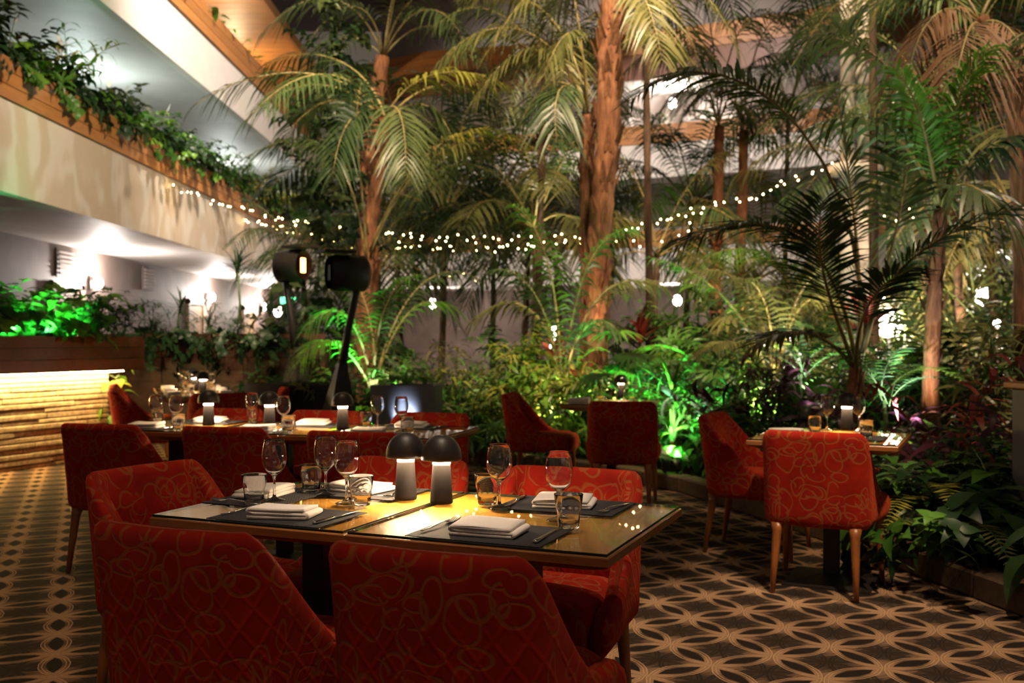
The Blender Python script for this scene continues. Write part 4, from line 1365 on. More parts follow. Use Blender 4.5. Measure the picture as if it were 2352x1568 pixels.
palm_at('palm with a brown fibrous trunk beyond the table beside the kerb', pe, [(2140, 800, 7.35), (2150, 620, 7.35), (2160, 480, 7.35)], [.075, .062, .055, .045], [
    ([(2160, 480, 7.35), (2170, 330, 7.3), (2190, 200, 7.2), (2270, 110, 7.0)], {'t0': .12, 'll': .5, 'lw': .034, 'mat': 'bright', 'fwd': 1.0, 'n': 38}),
    ([(2160, 480, 7.35), (2130, 330, 7.2), (2120, 240, 7.1), (2060, 160, 7.0)], {'t0': .2, 'll': .48, 'lw': .034, 'mat': 'mid', 'fwd': .9, 'n': 34}),
    ([(2162, 480, 7.35), (2220, 350, 7.3), (2300, 300, 7.2), (2420, 330, 7.0)], {'ll': .5, 'mat': 'dark'}),
    ([(2160, 480, 7.35), (2190, 380, 7.0), (2270, 420, 6.8), (2352, 560, 6.7)], {'ll': .5}),
    ([(2158, 480, 7.35), (2090, 300, 7.4), (1980, 220, 7.4), (1850, 300, 7.3)], {'ll': .5, 'mat': 'kentia'}),
    ([(2158, 480, 7.35), (2120, 180, 7.5), (2000, 60, 7.6), (1840, 90, 7.6)], {'ll': .55, 'mat': 'kentia', 't0': .3}),
    ([(2164, 480, 7.35), (2230, 180, 7.5), (2300, 60, 7.6), (2420, 60, 7.6)], {'ll': .5, 'mat': 'kentia'}),
], 'kentia', 42, 24, ll=.5, lw=.045)
pf = bed(4.3, 8.2)
palm_at('palm with dry brown drooping fronds at the top corner', pf, [(2345, 500, 8.2), (2330, 200, 8.2), (2250, 40, 8.2)], [.08, .07, .065, .06], [
    ([(2250, 60, 8.2), (2190, -20, 8.1), (2110, 20, 8.0), (2085, 180, 7.9)], {'mat': 'dry', 'droop': 1.0, 'lw': .028, 'n': 30}),
    ([(2250, 60, 8.2), (2300, 20, 8.0), (2360, 90, 7.8), (2390, 240, 7.7)], {'mat': 'dry', 'droop': 1.0, 'lw': .028, 'n': 30}),
    ([(2250, 60, 8.2), (2230, 30, 7.7), (2210, 100, 7.4), (2190, 210, 7.3)], {'mat': 'dry', 'droop': 1.0, 'lw': .028, 'n': 30}),
    ([(2250, 50, 8.2), (2200, -80, 8.4), (2080, -100, 8.6), (1960, 20, 8.8)], {'mat': 'olive'}),
    ([(2250, 50, 8.2), (2160, -60, 8.2), (2010, -40, 8.2), (1880, 110, 8.2)], {'mat': 'kentia'}),
    ([(2250, 50, 8.2), (2300, -100, 8.4), (2400, -100, 8.6), (2500, 20, 8.8)], {'mat': 'olive'}),
], 'dry', 43, 20)
# small palms lit green behind the heater and in the middle
pg = bed(-1.55, 10.9)
palm_at('green lit young palm with fine fronds behind the tall heater', pg, None, None, [
    ([(856, 900, 10.9), (830, 720, 10.8), (770, 660, 10.6), (700, 760, 10.4)], {'mat': 'mid'}),
    ([(856, 900, 10.9), (860, 720, 10.8), (900, 640, 10.6), (960, 630, 10.4)], {'mat': 'mid'}),
    ([(858, 900, 10.9), (900, 740, 11), (960, 640, 11.2), (1060, 720, 11.3)], {'mat': 'mid'}),
    ([(858, 900, 10.9), (870, 760, 11), (840, 640, 11.2), (760, 580, 11.3)], {'mat': 'kentia'}),
    ([(858, 900, 10.9), (900, 690, 11.3), (990, 580, 11.5), (1100, 640, 11.6)], {'mat': 'kentia'}),
    ([(856, 900, 10.9), (800, 780, 10.6), (740, 740, 10.4), (690, 830, 10.2)], {'mat': 'bright'}),
], 'mid', 51, ll=.4, lw=.035, cat='palm')
ph = bed(.55, 10.4)
palm_at('young bright palm standing in front of the thickest palm', ph, None, None, [
    ([(1290, 930, 10.4), (1290, 700, 10.3), (1260, 520, 10.2), (1180, 470, 10)], {'mat': 'mid'}),
    ([(1290, 930, 10.4), (1310, 700, 10.3), (1340, 540, 10.2), (1450, 520, 10)], {'mat': 'mid'}),
    ([(1290, 930, 10.4), (1290, 760, 10.4), (1210, 620, 10.5), (1080, 740, 10.5)], {'mat': 'olive', 't0': .4}),
    ([(1292, 930, 10.4), (1320, 700, 10.5), (1400, 600, 10.6), (1530, 660, 10.7)], {'mat': 'olive', 't0': .4}),
    ([(1288, 930, 10.4), (1280, 740, 10.2), (1220, 600, 10), (1130, 620, 9.9)], {'mat': 'kentia'}),
    ([(1290, 930, 10.4), (1300, 780, 10.2), (1360, 690, 10), (1420, 760, 9.9)], {'mat': 'kentia'}),
], 'mid', 52, ll=.42, lw=.04, cat='palm')
pi_ = bed(2.6, 9.8)
palm_at('young olive palm under the arching dark palm', pi_, None, None, [
    ([(1780, 920, 9.8), (1770, 720, 9.8), (1700, 560, 9.7), (1560, 640, 9.6)], {'mat': 'olive'}),
    ([(1780, 920, 9.8), (1780, 740, 9.7), (1760, 620, 9.5), (1680, 640, 9.3)], {'mat': 'olive'}),
    ([(1780, 920, 9.8), (1800, 740, 9.7), (1840, 640, 9.6), (1930, 700, 9.5)], {'mat': 'olive'}),
    ([(1780, 920, 9.8), (1790, 720, 9.9), (1860, 580, 10), (1960, 600, 10)], {'mat': 'kentia'}),
    ([(1780, 920, 9.8), (1740, 800, 9.6), (1680, 740, 9.4), (1600, 820, 9.2)], {'mat': 'olive'}),
    ([(1780, 920, 9.8), (1740, 740, 10), (1640, 620, 10.2), (1490, 590, 10.2)], {'mat': 'mid'}),
], 'olive', 53, ll=.42, lw=.035, cat='palm')

# ---- generic palms filling the atrium behind
def palm(label, loc, h, nf, size, mats, seed, group=None, r=.05, flaps=8):
    rnd = random.Random(seed)
    t = thing('palm_tree', label, 'palm', loc, 0, group)
    if h > .3:
        lean = V((rnd.uniform(-.15, .15), rnd.uniform(-.1, .1), 0))
        pts = [V((0, 0, 0)), V((0, 0, h * .5)) + lean, V((0, 0, h)) + lean * 1.5]
        trunk(t, pts, [r * 1.2, r, r * .8], seed, 0, mat='dbark')
        top = pts[-1]
    else:
        top = V((0, 0, 0))
    for k in range(nf):
        az = 2 * PI * k / nf + rnd.uniform(-.35, .35)
        kind = ('up', 'arch', 'low', 'arch', 'hang')[k % 5] if h > .3 else ('up', 'arch', 'up', 'low')[k % 4]
        inst('frond', frond_mesh(kind, rnd.choice(mats), rnd.randrange(2)), t, orient(az, rnd.uniform(-.2, .2), size * rnd.uniform(.85, 1.15), top))
    return t
def at(px, Y, z=.09):
    return V(((px - CX) / FPX * Y, Y, z))
for k, (px, Y, h, nf, s, mats, lab) in enumerate((
    (930, 18, 3.4, 19, 1.55, ['kentia', 'dark'], 'feathery dark palm under the middle balcony behind the leaning kentia'),
    (1130, 18.5, 3.7, 19, 1.5, ['kentia', 'dark'], 'feathery dark palm in front of the white middle balcony'),
    (1250, 15, 2.9, 11, 1.1, ['kentia', 'olive'], 'palm with one bright frond behind the fairy lights'),
    (1560, 18, 3.6, 18, 1.4, ['dark', 'mid'], 'rounded green palm between the shaggy trunk and the slim trunks'),
    (1480, 14.5, 2.4, 10, 1.0, ['olive', 'kentia'], 'lower palm close behind the shaggy trunk'),
    (1800, 15, 1.9, 11, 1.1, ['olive', 'mid'], 'olive palm below the pale column'),
    (1880, 13.5, 1.2, 9, .95, ['mid', 'olive'], 'low palm at the foot of the pale column'),
    (2060, 14, 3.3, 12, 1.2, ['kentia', 'olive'], 'tall palm behind the pale column'),
    (2230, 11.5, 3.4, 13, 1.2, ['kentia', 'dark'], 'tall shadowy palm behind the fibrous trunk'),
    (2360, 10.5, 2.4, 12, 1.1, ['olive', 'dark'], 'palm cut by the picture edge at mid height'),
    (2130, 16.5, 4.6, 13, 1.35, ['kentia', 'olive'], 'highest far palm at the corner side'),
    (1790, 19, 5.6, 13, 1.4, ['kentia', 'olive'], 'far palm crown in front of the pale column top'),
    (2010, 10.8, 4.9, 12, 1.1, ['kentia', 'dark'], 'palm crown overhead beside the pale column'),
    (2300, 13.5, 5.2, 13, 1.2, ['dark', 'kentia'], 'high shadowy crown behind the dry fronds'),
    (1500, 13.0, 5.4, 12, 1.05, ['olive', 'kentia'], 'olive palm crown beside the top of the thickest palm'),
    (1220, 13.6, 5.0, 12, 1.05, ['olive', 'kentia'], 'olive drooping palm crown over the back galleries'),
    (770, 13.9, .1, 9, .9, ['mid', 'kentia'], 'ground palm spreading behind the tall heater foot'),
    (1640, 12.5, .1, 10, 1.05, ['mid', 'olive'], 'ground palm between the slim trunks and the bed front'),
    (1010, 16.2, 3.2, 17, 1.15, ['kentia', 'dark'], 'grey green feathery palm hanging over the far fairy lights'),
    (1190, 16.8, 3.0, 17, 1.2, ['kentia', 'olive'], 'feathery palm behind the young bright palm'),
    (870, 16.5, 2.3, 15, 1.2, ['dark', 'kentia'], 'shadowy feathery palm behind the stems of the leaning kentia'),
    (1300, 17.6, 2.6, 15, 1.2, ['kentia', 'dark'], 'feathery palm just beside the twin shaggy trunks'),
    (1730, 17.5, 2.2, 14, 1.2, ['olive', 'mid'], 'far palm between the slim trunks and the pale column'),
    (730, 14.5, 2.2, 10, .8, ['dark', 'kentia'], 'small palm under the balcony beside the far heater'),
    (2180, 9.2, .1, 10, .95, ['dark', 'olive'], 'ground palm in the shade of the fibrous trunk'),
)):
    palm(lab, at(px, Y), h, nf, s, mats, 100 + k)

# ---- leaf and branch library
LIB = {}
def heart(b, base, d, nrm, L, W, droop, mat=0):
    leaf_strip(b, base, d, nrm, L, W, droop, 5, mat, (.55, 1.0, .95, .75, .4, 0.0), .18)
def lib(kind, mat, var=0):
    key = (kind, mat, var)
    if key in LIB:
        return LIB[key]
    rnd = random.Random(sum(map(ord, kind + mat)) + var * 17)
    b = MB()
    name = 'branch'
    if kind in ('broad', 'lance', 'long'):
        H = {'broad': .62, 'lance': .72, 'long': .85}[kind]
        c = [(0, 0, 0), (.05, 0, H * .45), (.20, 0, H * .8), (.42, 0, H * .95)]
        b.tube([bez(c, k / 6) for k in range(7)], [.007 - .0008 * k for k in range(7)], 4, 1)
        n = {'broad': 15, 'lance': 24, 'long': 16}[kind]
        for k in range(n):
            t = .22 + .78 * (k + .5) / n
            p = bez(c, t)
            a = k * 2.4 + rnd.uniform(-.4, .4)
            d = V((math.cos(a), math.sin(a), rnd.uniform(.1, .7)))
            if kind == 'broad':
                heart(b, p, d, Z, rnd.uniform(.14, .21), rnd.uniform(.085, .125), rnd.uniform(.3, .7))
            elif kind == 'lance':
                leaf_strip(b, p, d, Z, rnd.uniform(.15, .24), rnd.uniform(.022, .034), rnd.uniform(.3, .8), 3, 0, (.5, 1, .7, 0), .2)
            else:
                leaf_strip(b, p, d + Z * .5, Z, rnd.uniform(.30, .42), rnd.uniform(.035, .05), rnd.uniform(.5, 1.0), 4, 0, (.5, .9, 1, .6, 0), .2)
    elif kind == 'fern':
        name = 'frond'
        build_frond(b, [(0, 0, 0), (.15, 0, .30), (.40, 0, .42), (.72, 0, .20)], rnd, 22, .13, .026, .12, .15, .35, .1, .005, seg=2)
    elif kind == 'bigfern':
        name = 'frond'
        build_frond(b, [(0, 0, 0), (.2, 0, .35), (.55, 0, .5), (1.0, 0, .3)], rnd, 20, .20, .045, .15, .1, .3, .1, .008, seg=2)
    elif kind == 'fan':
        name = 'leaf'
        b.tube([(0, 0, 0), (.10, 0, .35), (.25, 0, .62)], [.008, .006, .005], 4, 1)
        for k in range(13):
            a = -1.9 + 3.8 * k / 12
            d = V((math.cos(a) * .9 + .1, math.sin(a), .25 * math.cos(a)))
            leaf_strip(b, V((.25, 0, .62)), d, V((-.3, 0, 1)), .36 * (1 - .18 * abs(a) / 1.9), .042, .35, 3, 0, (.35, 1, .8, 0), .15)
    elif kind == 'sword':
        name = 'leaf'
        leaf_strip(b, V((0, 0, 0)), V((1, 0, .9)), Z, .52, .034, .30, 5, 0, (.8, 1, 1, .8, .5, 0), .25)
    elif kind == 'strap':
        name = 'leaf'
        leaf_strip(b, V((0, 0, 0)), V((.6, 0, 1)), Z, .60, .095, .28, 5, 0, (.35, .8, 1, .9, .55, 0), .25)
    elif kind == 'pothos':
        name = 'leaf'
        b.tube([(0, 0, 0), (.05, 0, .10), (.11, 0, .15)], .003, 4, 1)
        heart(b, V((.11, 0, .15)), V((1, 0, .1)), V((-.2, 0, 1)), .155, .115, .55)
    elif kind == 'lily':
        name = 'flower'
        b.tube([(0, 0, 0), (.02, 0, .25), (.05, 0, .45)], .004, 4, 1)
        leaf_strip(b, V((.05, 0, .42)), V((.35, 0, 1)), V((1, 0, 0)), .17, .09, .1, 4, 0, (.3, 1, .9, .5, 0), .3)
    LIB[key] = (name, b.mesh(name, [M['petal'] if mat == 'petal' else LM[mat], M['greenstem']]))
    return LIB[key]
def plant(name, label, cat, loc, parts, seed, group=None, stem=None, stem_r=.02):
    """parts: list of (kind, mats, count, (tilt0, tilt1), (z0, z1), scale, spread)"""
    rnd = random.Random(seed)
    t = thing(name, label, cat, loc, rnd.uniform(0, 6.28), group)
    if stem:
        b = MB(); b.tube([(0, 0, 0), (rnd.uniform(-.05, .05), rnd.uniform(-.05, .05), stem * .5), (0, 0, stem)], [stem_r, stem_r * .9, stem_r * .7], 7)
        b.build('stem', M['bark'] if stem_r > .03 else M['greenstem'], t)
    for kind, mats, cnt, (t0, t1), (z0, z1), sc, spr in parts:
        for k in range(cnt):
            az = k * 2.39996 + rnd.uniform(-.4, .4)
            q = (k + .5) / cnt
            nm, me = lib(kind, rnd.choice(mats), rnd.randrange(2))
            r = spr * math.sqrt(rnd.random())
            a2 = rnd.uniform(0, 2 * PI)
            inst(nm, me, t, orient(az, t0 + (t1 - t0) * rnd.random(), sc * rnd.uniform(.8, 1.2), (r * math.cos(a2), r * math.sin(a2), z0 + (z1 - z0) * q)))
    return t
def shrub(label, loc, h, r, kind, mats, n, seed, group=None, s=1.0):
    return plant('shrub', label, 'shrub', loc, [(kind, mats, n, (-.15, .95), (.0, max(.05, h - .5 * s)), s, r)], seed, group, stem=max(.2, h * .7))

# hanging plants along the balconies
rb = random.Random(11)
y, k = 8.6, 0
while y < 29:
    kind, mats = rb.choice((('broad', ['mid', 'dark']), ('broad', ['dark', 'kentia']), ('broad', ['mid', 'bright']), ('long', ['mid', 'yellow']), ('broad', ['dark', 'dark'])))
    ps = [(kind, mats, 16, (-.1, 1.2), (-.05, .22), rb.uniform(.62, .85), .2), ('broad', ['dark', 'mid'], 7, (.9, 1.7), (.05, .15), .62, .16)]
    if k % 3 == 0:
        ps.append(('lily', ['petal'], 2, (-.1, .4), (.1, .2), 1.1, .12))
    plant('balcony_plant', 'leafy plant spilling over the lower balcony rail, %s from the near end' % ordinal(k + 1), 'plant', (-5.43, y, 4.10), ps, 300 + k, 'plants along the lower balcony rail')
    y += rb.uniform(.42, .62); k += 1
y, k = 14.5, 0
while y < 27:
    plant('balcony_plant', 'small trailing plant on the upper balcony rail, %s from the near end' % ordinal(k + 1), 'plant', (-5.40, y, 6.9), [('pothos', ['mid', 'bright'], 9, (-.3, 1.6), (0, .12), 1.0, .2)], 400 + k, 'plants along the upper balcony rail')
    y += rb.uniform(.5, .9); k += 1
for k in range(26):
    i = 1 + (k / 26) * 4.6
    a, c = V((*BACK[int(i)], 0)), V((*BACK[int(i) + 1], 0))
    p = a.lerp(c, i - int(i))
    plant('balcony_plant', 'small plant on the middle back balcony, %s from the corridor side' % ordinal(k + 1), 'plant', (p.x, p.y + .2, 6.92), [('broad', ['dark', 'mid'], 4, (-.2, 1.2), (0, .1), .55, .3)], 450 + k, 'plants along the middle back balcony')
# planter on the stone wall: green lit leaves then a dark shrub
for k in range(9):
    p = PA0 + pd * (L * (k + .5) / 9) - pn * .16
    q = V((p.x, p.y, 1.26))
    if True:
        plant('planter_plant', 'green lit broad leaved plant on the stone wall box, %s from the camera' % ordinal(k + 1), 'plant', q, [('broad', ['mid', 'bright'], 11, (-.2, 1.0), (0, .05), .92, .15), ('strap', ['mid', 'bright'], 9, (-.4, .7), (0, .05), .72, .15)], 500 + k, 'green lit plants on the stone wall')
for k, (px, lab) in enumerate(((245, 'dark bushy plant at the end of the stone wall box'), (285, 'dark low plant beside the bushy one on the stone wall box'))):
    q = at(px, 10.3 + .25 * k, 1.27)
    plant('planter_plant', lab, 'plant', q, [('lance', ['dark'], 13, (-.3, .9), (0, .1), .68 - .15 * k, .16)], 520 + k)
# planter behind the far row: dracaenas and creepers
for k, (px, h, s, lab) in enumerate(((415, .42, .68, 'short dracaena with arching leaves in the cedar planter'), (545, .92, .82, 'tallest dracaena rising from the cedar planter'), (350, .12, .5, 'lowest spiky plant in the cedar planter'), (480, .20, .5, 'low leafy dracaena between the two taller ones'), (620, .35, .6, 'dracaena at the heater end of the cedar planter'))):
    plant('dracaena', lab, 'dracaena', at(px, 12.55, 1.24), [('sword', ['dark'], 26, (-.75, .9), (h - .05, h + .08), s, .02), ('lance', ['dark'], 6, (-.3, 1.0), (0, .05), .6, .2)], 540 + k, stem=h + .05, stem_r=.018)
for k in range(12):
    plant('creeper', 'dark creeper hanging over the cedar planter boards, %s from the stone wall' % ordinal(k + 1), 'creeper', at(300 + k * 33, 12.12, 1.30 - .06 * (k % 3)), [('broad', ['dark'], 5, (.9, 1.9), (0, .05), .62, .12)], 560 + k, 'creepers on the cedar planter')
plant('creeper', 'bright lit creeper hanging at the end of the stone wall', 'creeper', at(262, 10.62, .20), [('pothos', ['bright', 'yellow'], 34, (-.3, 1.4), (0, .72), .85, .07)], 580)
# climbing column of ivy by the leaning kentia
for k, (px, z, Y) in enumerate(((735, 2.0, 13.2), (748, 2.7, 13.3), (742, 3.4, 13.3), (752, 4.1, 13.4), (770, 4.8, 13.5), (760, 5.4, 13.5), (800, 3.2, 13.4), (700, 1.3, 12.8), (672, .9, 12.4))):
    plant('climbing_ivy', ('dark climbing ivy clump beside the leaning kentia, %s from the bottom' % ordinal({7: 2, 8: 1, 0: 3, 1: 4, 6: 5, 2: 6, 3: 7, 4: 8, 5: 9}[k])), 'ivy', at(px, Y, z), [('broad', ['dark', 'dark', 'kentia'], 13, (-.2, 1.7), (-.3, .35), .85, .22)], 600 + k, 'climbing ivy column', stem=.4, stem_r=.03)
# ---- shrubs of the planting bed
SH = [
 # px, Y, height, radius, kind, mats, n, scale, label
 (935, 10.6, .75, .30, 'broad', ['mid', 'bright'], 14, .9, 'green lit broad leaved shrub behind the blue lit planter box'),
 (1010, 10.9, 1.0, .30, 'lance', ['mid', 'olive'], 18, 1.0, 'narrow leaved shrub next to the blue lit planter box'),
 (1080, 10.6, 1.1, .32, 'lance', ['olive', 'mid'], 20, 1.0, 'bushy narrow leaved shrub behind the end of the three lamp row'),
 (1150, 10.2, 1.15, .32, 'lance', ['mid', 'yellow'], 22, 1.05, 'golden lit bamboo like shrub behind the side facing chair'),
 (1215, 10.0, 1.2, .32, 'lance', ['mid', 'yellow'], 24, 1.05, 'brightest bamboo like shrub left of the red bromeliad'),
 (1130, 9.75, .7, .30, 'lance', ['olive', 'mid'], 16, .9, 'low narrow leaved shrub at the kerb behind the side facing chair'),
 (1010, 10.5, .55, .3, 'lance', ['dark', 'mid'], 14, .9, 'low shrub at the kerb behind the three lamp row'),
 (1300, 9.6, .8, .30, 'long', ['mid', 'bright'], 14, .9, 'sparkling long leaved shrub behind the table by the spiky plant'),
 (1370, 10.0, .9, .30, 'broad', ['mid', 'dark'], 14, 1.0, 'broad leaved shrub at the foot of the thickest palm'),
 (1450, 9.7, 1.2, .30, 'fan', ['mid', 'kentia'], 12, .9, 'green fan leaved shrub behind the table by the spiky plant'),
 (1490, 10.6, 1.3, .35, 'fan', ['mid', 'bright'], 13, .95, 'bright fan leaved shrub behind the spiky plant'),
 (1570, 10.3, 1.25, .35, 'broad', ['mid', 'dark'], 16, 1.1, 'rounded leafy shrub behind the spiky plant'),
 (1620, 9.2, .7, .30, 'lance', ['olive', 'mid'], 16, .95, 'yellowish narrow leaved shrub beside the spiky plant'),
 (1660, 8.6, .55, .28, 'broad', ['mid', 'olive'], 12, .9, 'low leafy shrub behind the sideways chair'),
 (1690, 9.6, 1.0, .3, 'lance', ['mid', 'dark'], 16, 1.1, 'tall narrow leaved shrub behind the sideways chair'),
 (1740, 8.3, .75, .28, 'long', ['purple', 'dark'], 12, 1.0, 'dark purple long leaved shrub behind the table beside the kerb'),
 (1850, 7.9, .9, .28, 'long', ['purple', 'dark'], 13, 1.0, 'purple leaved shrub behind the lamp beside the kerb'),
 (1900, 8.8, 1.1, .3, 'broad', ['dark', 'mid'], 15, 1.1, 'dark leafy shrub beyond the lamp beside the kerb'),
 (2030, 8.2, .9, .3, 'long', ['mid', 'dark'], 13, 1.0, 'long leaved shrub by the stems of the arching dark palm'),
 (2080, 6.3, .5, .22, 'lance', ['dark', 'olive'], 13, .85, 'dark narrow leaved shrub over the end of the table beside the kerb'),
 (2150, 5.9, .5, .25, 'fern', ['dark', 'olive'], 14, 1.0, 'dark fern beside the end of the table'),
 (2220, 6.2, .7, .25, 'long', ['purple', 'red'], 12, .9, 'reddish long leaved shrub near the grey cabinet'),
 (2280, 6.6, .8, .28, 'strap', ['purple', 'dark'], 16, 1.0, 'dark strap leaved plant behind the grey cabinet'),
 (2300, 8.2, 1.3, .35, 'lance', ['dark', 'olive'], 18, 1.2, 'tall thin leaved shrub in the far corner of the bed'),
 (2140, 8.8, 1.2, .35, 'broad', ['dark', 'mid'], 15, 1.2, 'leafy shrub around the fibrous trunk'),
 (2230, 5.3, .45, .22, 'broad', ['dark'], 11, .9, 'dark broad leaved shrub before the grey cabinet'),
 (790, 11.6, .9, .35, 'broad', ['dark', 'mid'], 15, 1.0, 'dark shrub behind the foot of the tall heater'),
 (700, 11.9, .8, .35, 'broad', ['dark'], 15, 1.0, 'dark shrub between the heaters'),
 (650, 12.3, .7, .3, 'lance', ['dark'], 14, 1.0, 'dark narrow leaved shrub at the end of the cedar planter'),
 (900, 11.8, 1.2, .35, 'lance', ['mid', 'dark'], 16, 1.0, 'leafy shrub behind the green lit young palm'),
 (1180, 12.5, 1.5, .4, 'broad', ['mid', 'dark'], 16, 1.1, 'tall broad leaved shrub behind the golden lit shrubs'),
 (1070, 13.0, .9, .4, 'lance', ['dark', 'mid'], 14, .9, 'shadowy shrub before the brown back wall'),
 (1560, 12.2, 2.0, .45, 'lance', ['mid', 'dark'], 20, 1.3, 'tall thin leaved shrub under the fairy lights'),
 (1640, 14.0, 2.2, .5, 'broad', ['dark', 'mid'], 20, 1.4, 'large leafy shrub between the slim trunks'),
 (1720, 12.4, 1.7, .45, 'fan', ['olive', 'mid'], 14, 1.3, 'fan leaved shrub below the slim trunks'),
 (1840, 11.4, 1.8, .45, 'lance', ['olive', 'mid'], 18, 1.3, 'thin leaved olive shrub beside the pale column'),
 (1990, 13.4, 2.4, .5, 'broad', ['mid', 'yellow'], 20, 1.4, 'yellow lit shrub behind the pale column'),
 (2080, 11.4, 2.0, .5, 'lance', ['olive', 'dark'], 20, 1.4, 'thin leaved shrub right of the pale column'),
 (2180, 12.2, 2.4, .5, 'lance', ['olive', 'dark'], 22, 1.5, 'shadowy thin leaved tree beyond the fibrous trunk'),
 (2300, 11.6, 2.6, .5, 'lance', ['olive', 'kentia'], 24, 1.5, 'thin leaved tree at the far picture edge'),
 (2350, 9.3, 1.6, .4, 'broad', ['dark', 'olive'], 16, 1.3, 'leafy shrub at the picture edge above the cabinet'),
 (2200, 15.5, 3.0, .6, 'broad', ['olive', 'dark'], 22, 1.6, 'far leafy tree beneath the dry fronds'),
 (2330, 14.5, 3.4, .6, 'lance', ['dark', 'olive'], 24, 1.7, 'far dark tree in the corner'),
 (1420, 13.4, 1.5, .4, 'broad', ['dark', 'mid'], 15, 1.2, 'dark leafy shrub directly behind the shaggy trunks'),
 (1330, 12.6, 1.2, .4, 'lance', ['mid', 'dark'], 16, 1.1, 'narrow leaved shrub behind the red bromeliad'),
 (850, 13.2, 1.4, .4, 'broad', ['dark', 'mid'], 15, 1.1, 'dark shrub at the foot of the leaning kentia'),
 (1930, 9.8, 1.2, .35, 'lance', ['mid', 'olive'], 16, 1.1, 'thin leaved shrub behind the arching dark palm'),
 (2035, 9.9, 1.25, .30, 'lance', ['mid', 'olive'], 20, 1.1, 'thin leaved shrub crossing in front of the large globe lamp'),
 (1780, 11.0, 1.4, .4, 'broad', ['mid', 'dark'], 16, 1.2, 'leafy shrub behind the young olive palm'),
]
for k, (px, Y, h, r, kind, mats, n, s, lab) in enumerate(SH):
    shrub(lab, at(px, Y), h, r, kind, mats, n, 700 + k, None, s)
# red bromeliads and cordylines
for k, (px, Y, z, s, mats, lab) in enumerate(((1275, 11.0, 1.0, .75, ['red', 'red', 'yellow'], 'red and pink bromeliad glowing before the thickest palm'), (1325, 10.9, .75, .7, ['red', 'yellow'], 'orange red cordyline close to the thickest palm'),
                                              (1470, 12.2, 1.25, .8, ['purple', 'red'], 'dark red cordyline behind the shaggy trunks'), (1985, 10.2, 1.35, .9, ['red', 'purple'], 'red leaf cluster behind the arching dark palm'), (1805, 8.6, .75, .6, ['purple'], 'purple cordyline beneath the young olive palm'))):
    plant('cordyline', lab, 'cordyline', at(px, Y), [('strap', mats, 17, (-.5, .75), (z - .15, z), s, .04)], 800 + k, stem=z, stem_r=.022)
# green lit yucca
plant('yucca', 'spiky green lit yucca by the small table', 'yucca', at(1545, 8.75), [('sword', ['bright', 'mid'], 34, (-.8, 1.1), (.62, .78), .92, .02), ('sword', ['bright', 'mid'], 18, (-.6, 1.1), (.25, .4), .7, .02)], 820, stem=.72, stem_r=.035)
plant('yucca', 'second spiky plant lower behind the small table', 'yucca', at(1300, 9.3), [('sword', ['mid', 'bright'], 20, (-.7, 1.0), (.15, .3), .8, .03)], 821, stem=.25, stem_r=.02)
plant('yucca', 'spiky plant in the blue lit planter box', 'yucca', V((-1.0, 9.35, .77)), [('sword', ['mid', 'bright'], 12, (-.8, 1.0), (.02, .08), .6, .03), ('pothos', ['mid', 'bright'], 16, (-.2, 1.5), (0, .05), .9, .16)], 822)
plant('planter_plant', 'dark low plant in the box behind the tall heater', 'plant', V((-2.15, 9.75, .77)), [('lance', ['dark', 'olive'], 12, (-.2, 1.2), (0, .05), .5, .3)], 823)
# blue lit fern fronds
plant('fern', 'cool lit fern arching before the fibrous trunk', 'fern', at(2030, 6.9), [('bigfern', ['mid', 'dark'], 8, (-.5, .3), (.70, .8), .62, .05)], 830, stem=.75, stem_r=.02)
plant('fern', 'cool lit fern beside the stems of the arching dark palm', 'fern', at(1840, 7.9), [('bigfern', ['mid', 'dark'], 8, (-.5, .3), (.85, .95), .62, .05)], 831, stem=.9, stem_r=.02)
# yellow green ferns and ground cover along the kerb
for k, (px, Y, z, lab) in enumerate(((2140, 5.35, .32, 'yellow green fern catching light below the kerb table'), (2190, 5.05, .22, 'lower yellow green fern beyond the kerb table'), (2080, 5.75, .35, 'shadowy fern touching the kerb table'))):
    plant('fern', lab, 'fern', at(px, Y), [('bigfern', ['yellow', 'olive', 'dark'], 5, (-.1, .5), (z - .1, z), .48, .06)], 840 + k, stem=z, stem_r=.012)
rk = random.Random(5)
n = 0
for i, (x, y) in enumerate(resample([(2.95, 2.9), (2.62, 4.4), (2.34, 5.7), (1.98, 7.1), (1.70, 8.2), (1.25, 9.05), (.4, 9.9), (-.5, 10.5)], .27)):
    for row in range(3 if y < 6.2 else 2):
        off = .10 + row * .30 + rk.uniform(-.05, .05)
        p = V((x + off * .95, y + off * (.1 if y < 8 else .7), .09))
        if (p - at(1545, 8.45)).length < .42:
            continue
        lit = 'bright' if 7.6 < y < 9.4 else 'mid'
        plant('pothos', 'heart leaved ground plant %s, %s from the camera' % (('spilling over the kerb', 'in second row from kerb', 'in third row from kerb')[row], ordinal(i + 1)), 'ground cover', p,
              [('pothos', [lit, 'mid', 'dark'], 13, (-.5, 1.0), (0, .16 + .10 * row), rk.uniform(.95, 1.3), .16)], 900 + n, 'heart leaved ground cover along the kerb')
        n += 1
for k in range(14):
    px = 2090 + k * 19; Y = rk.uniform(4.9, 7.0)
    plant('bed_plant', 'dark leafy plant in the shaded bed, %s from the kerb table' % ordinal(k + 1), 'plant', at(px, Y), [('broad', ['dark', 'mid'], 7, (-.2, 1.1), (0, .12), .75, .18)], 1100 + k, 'dark plants in the shaded bed')

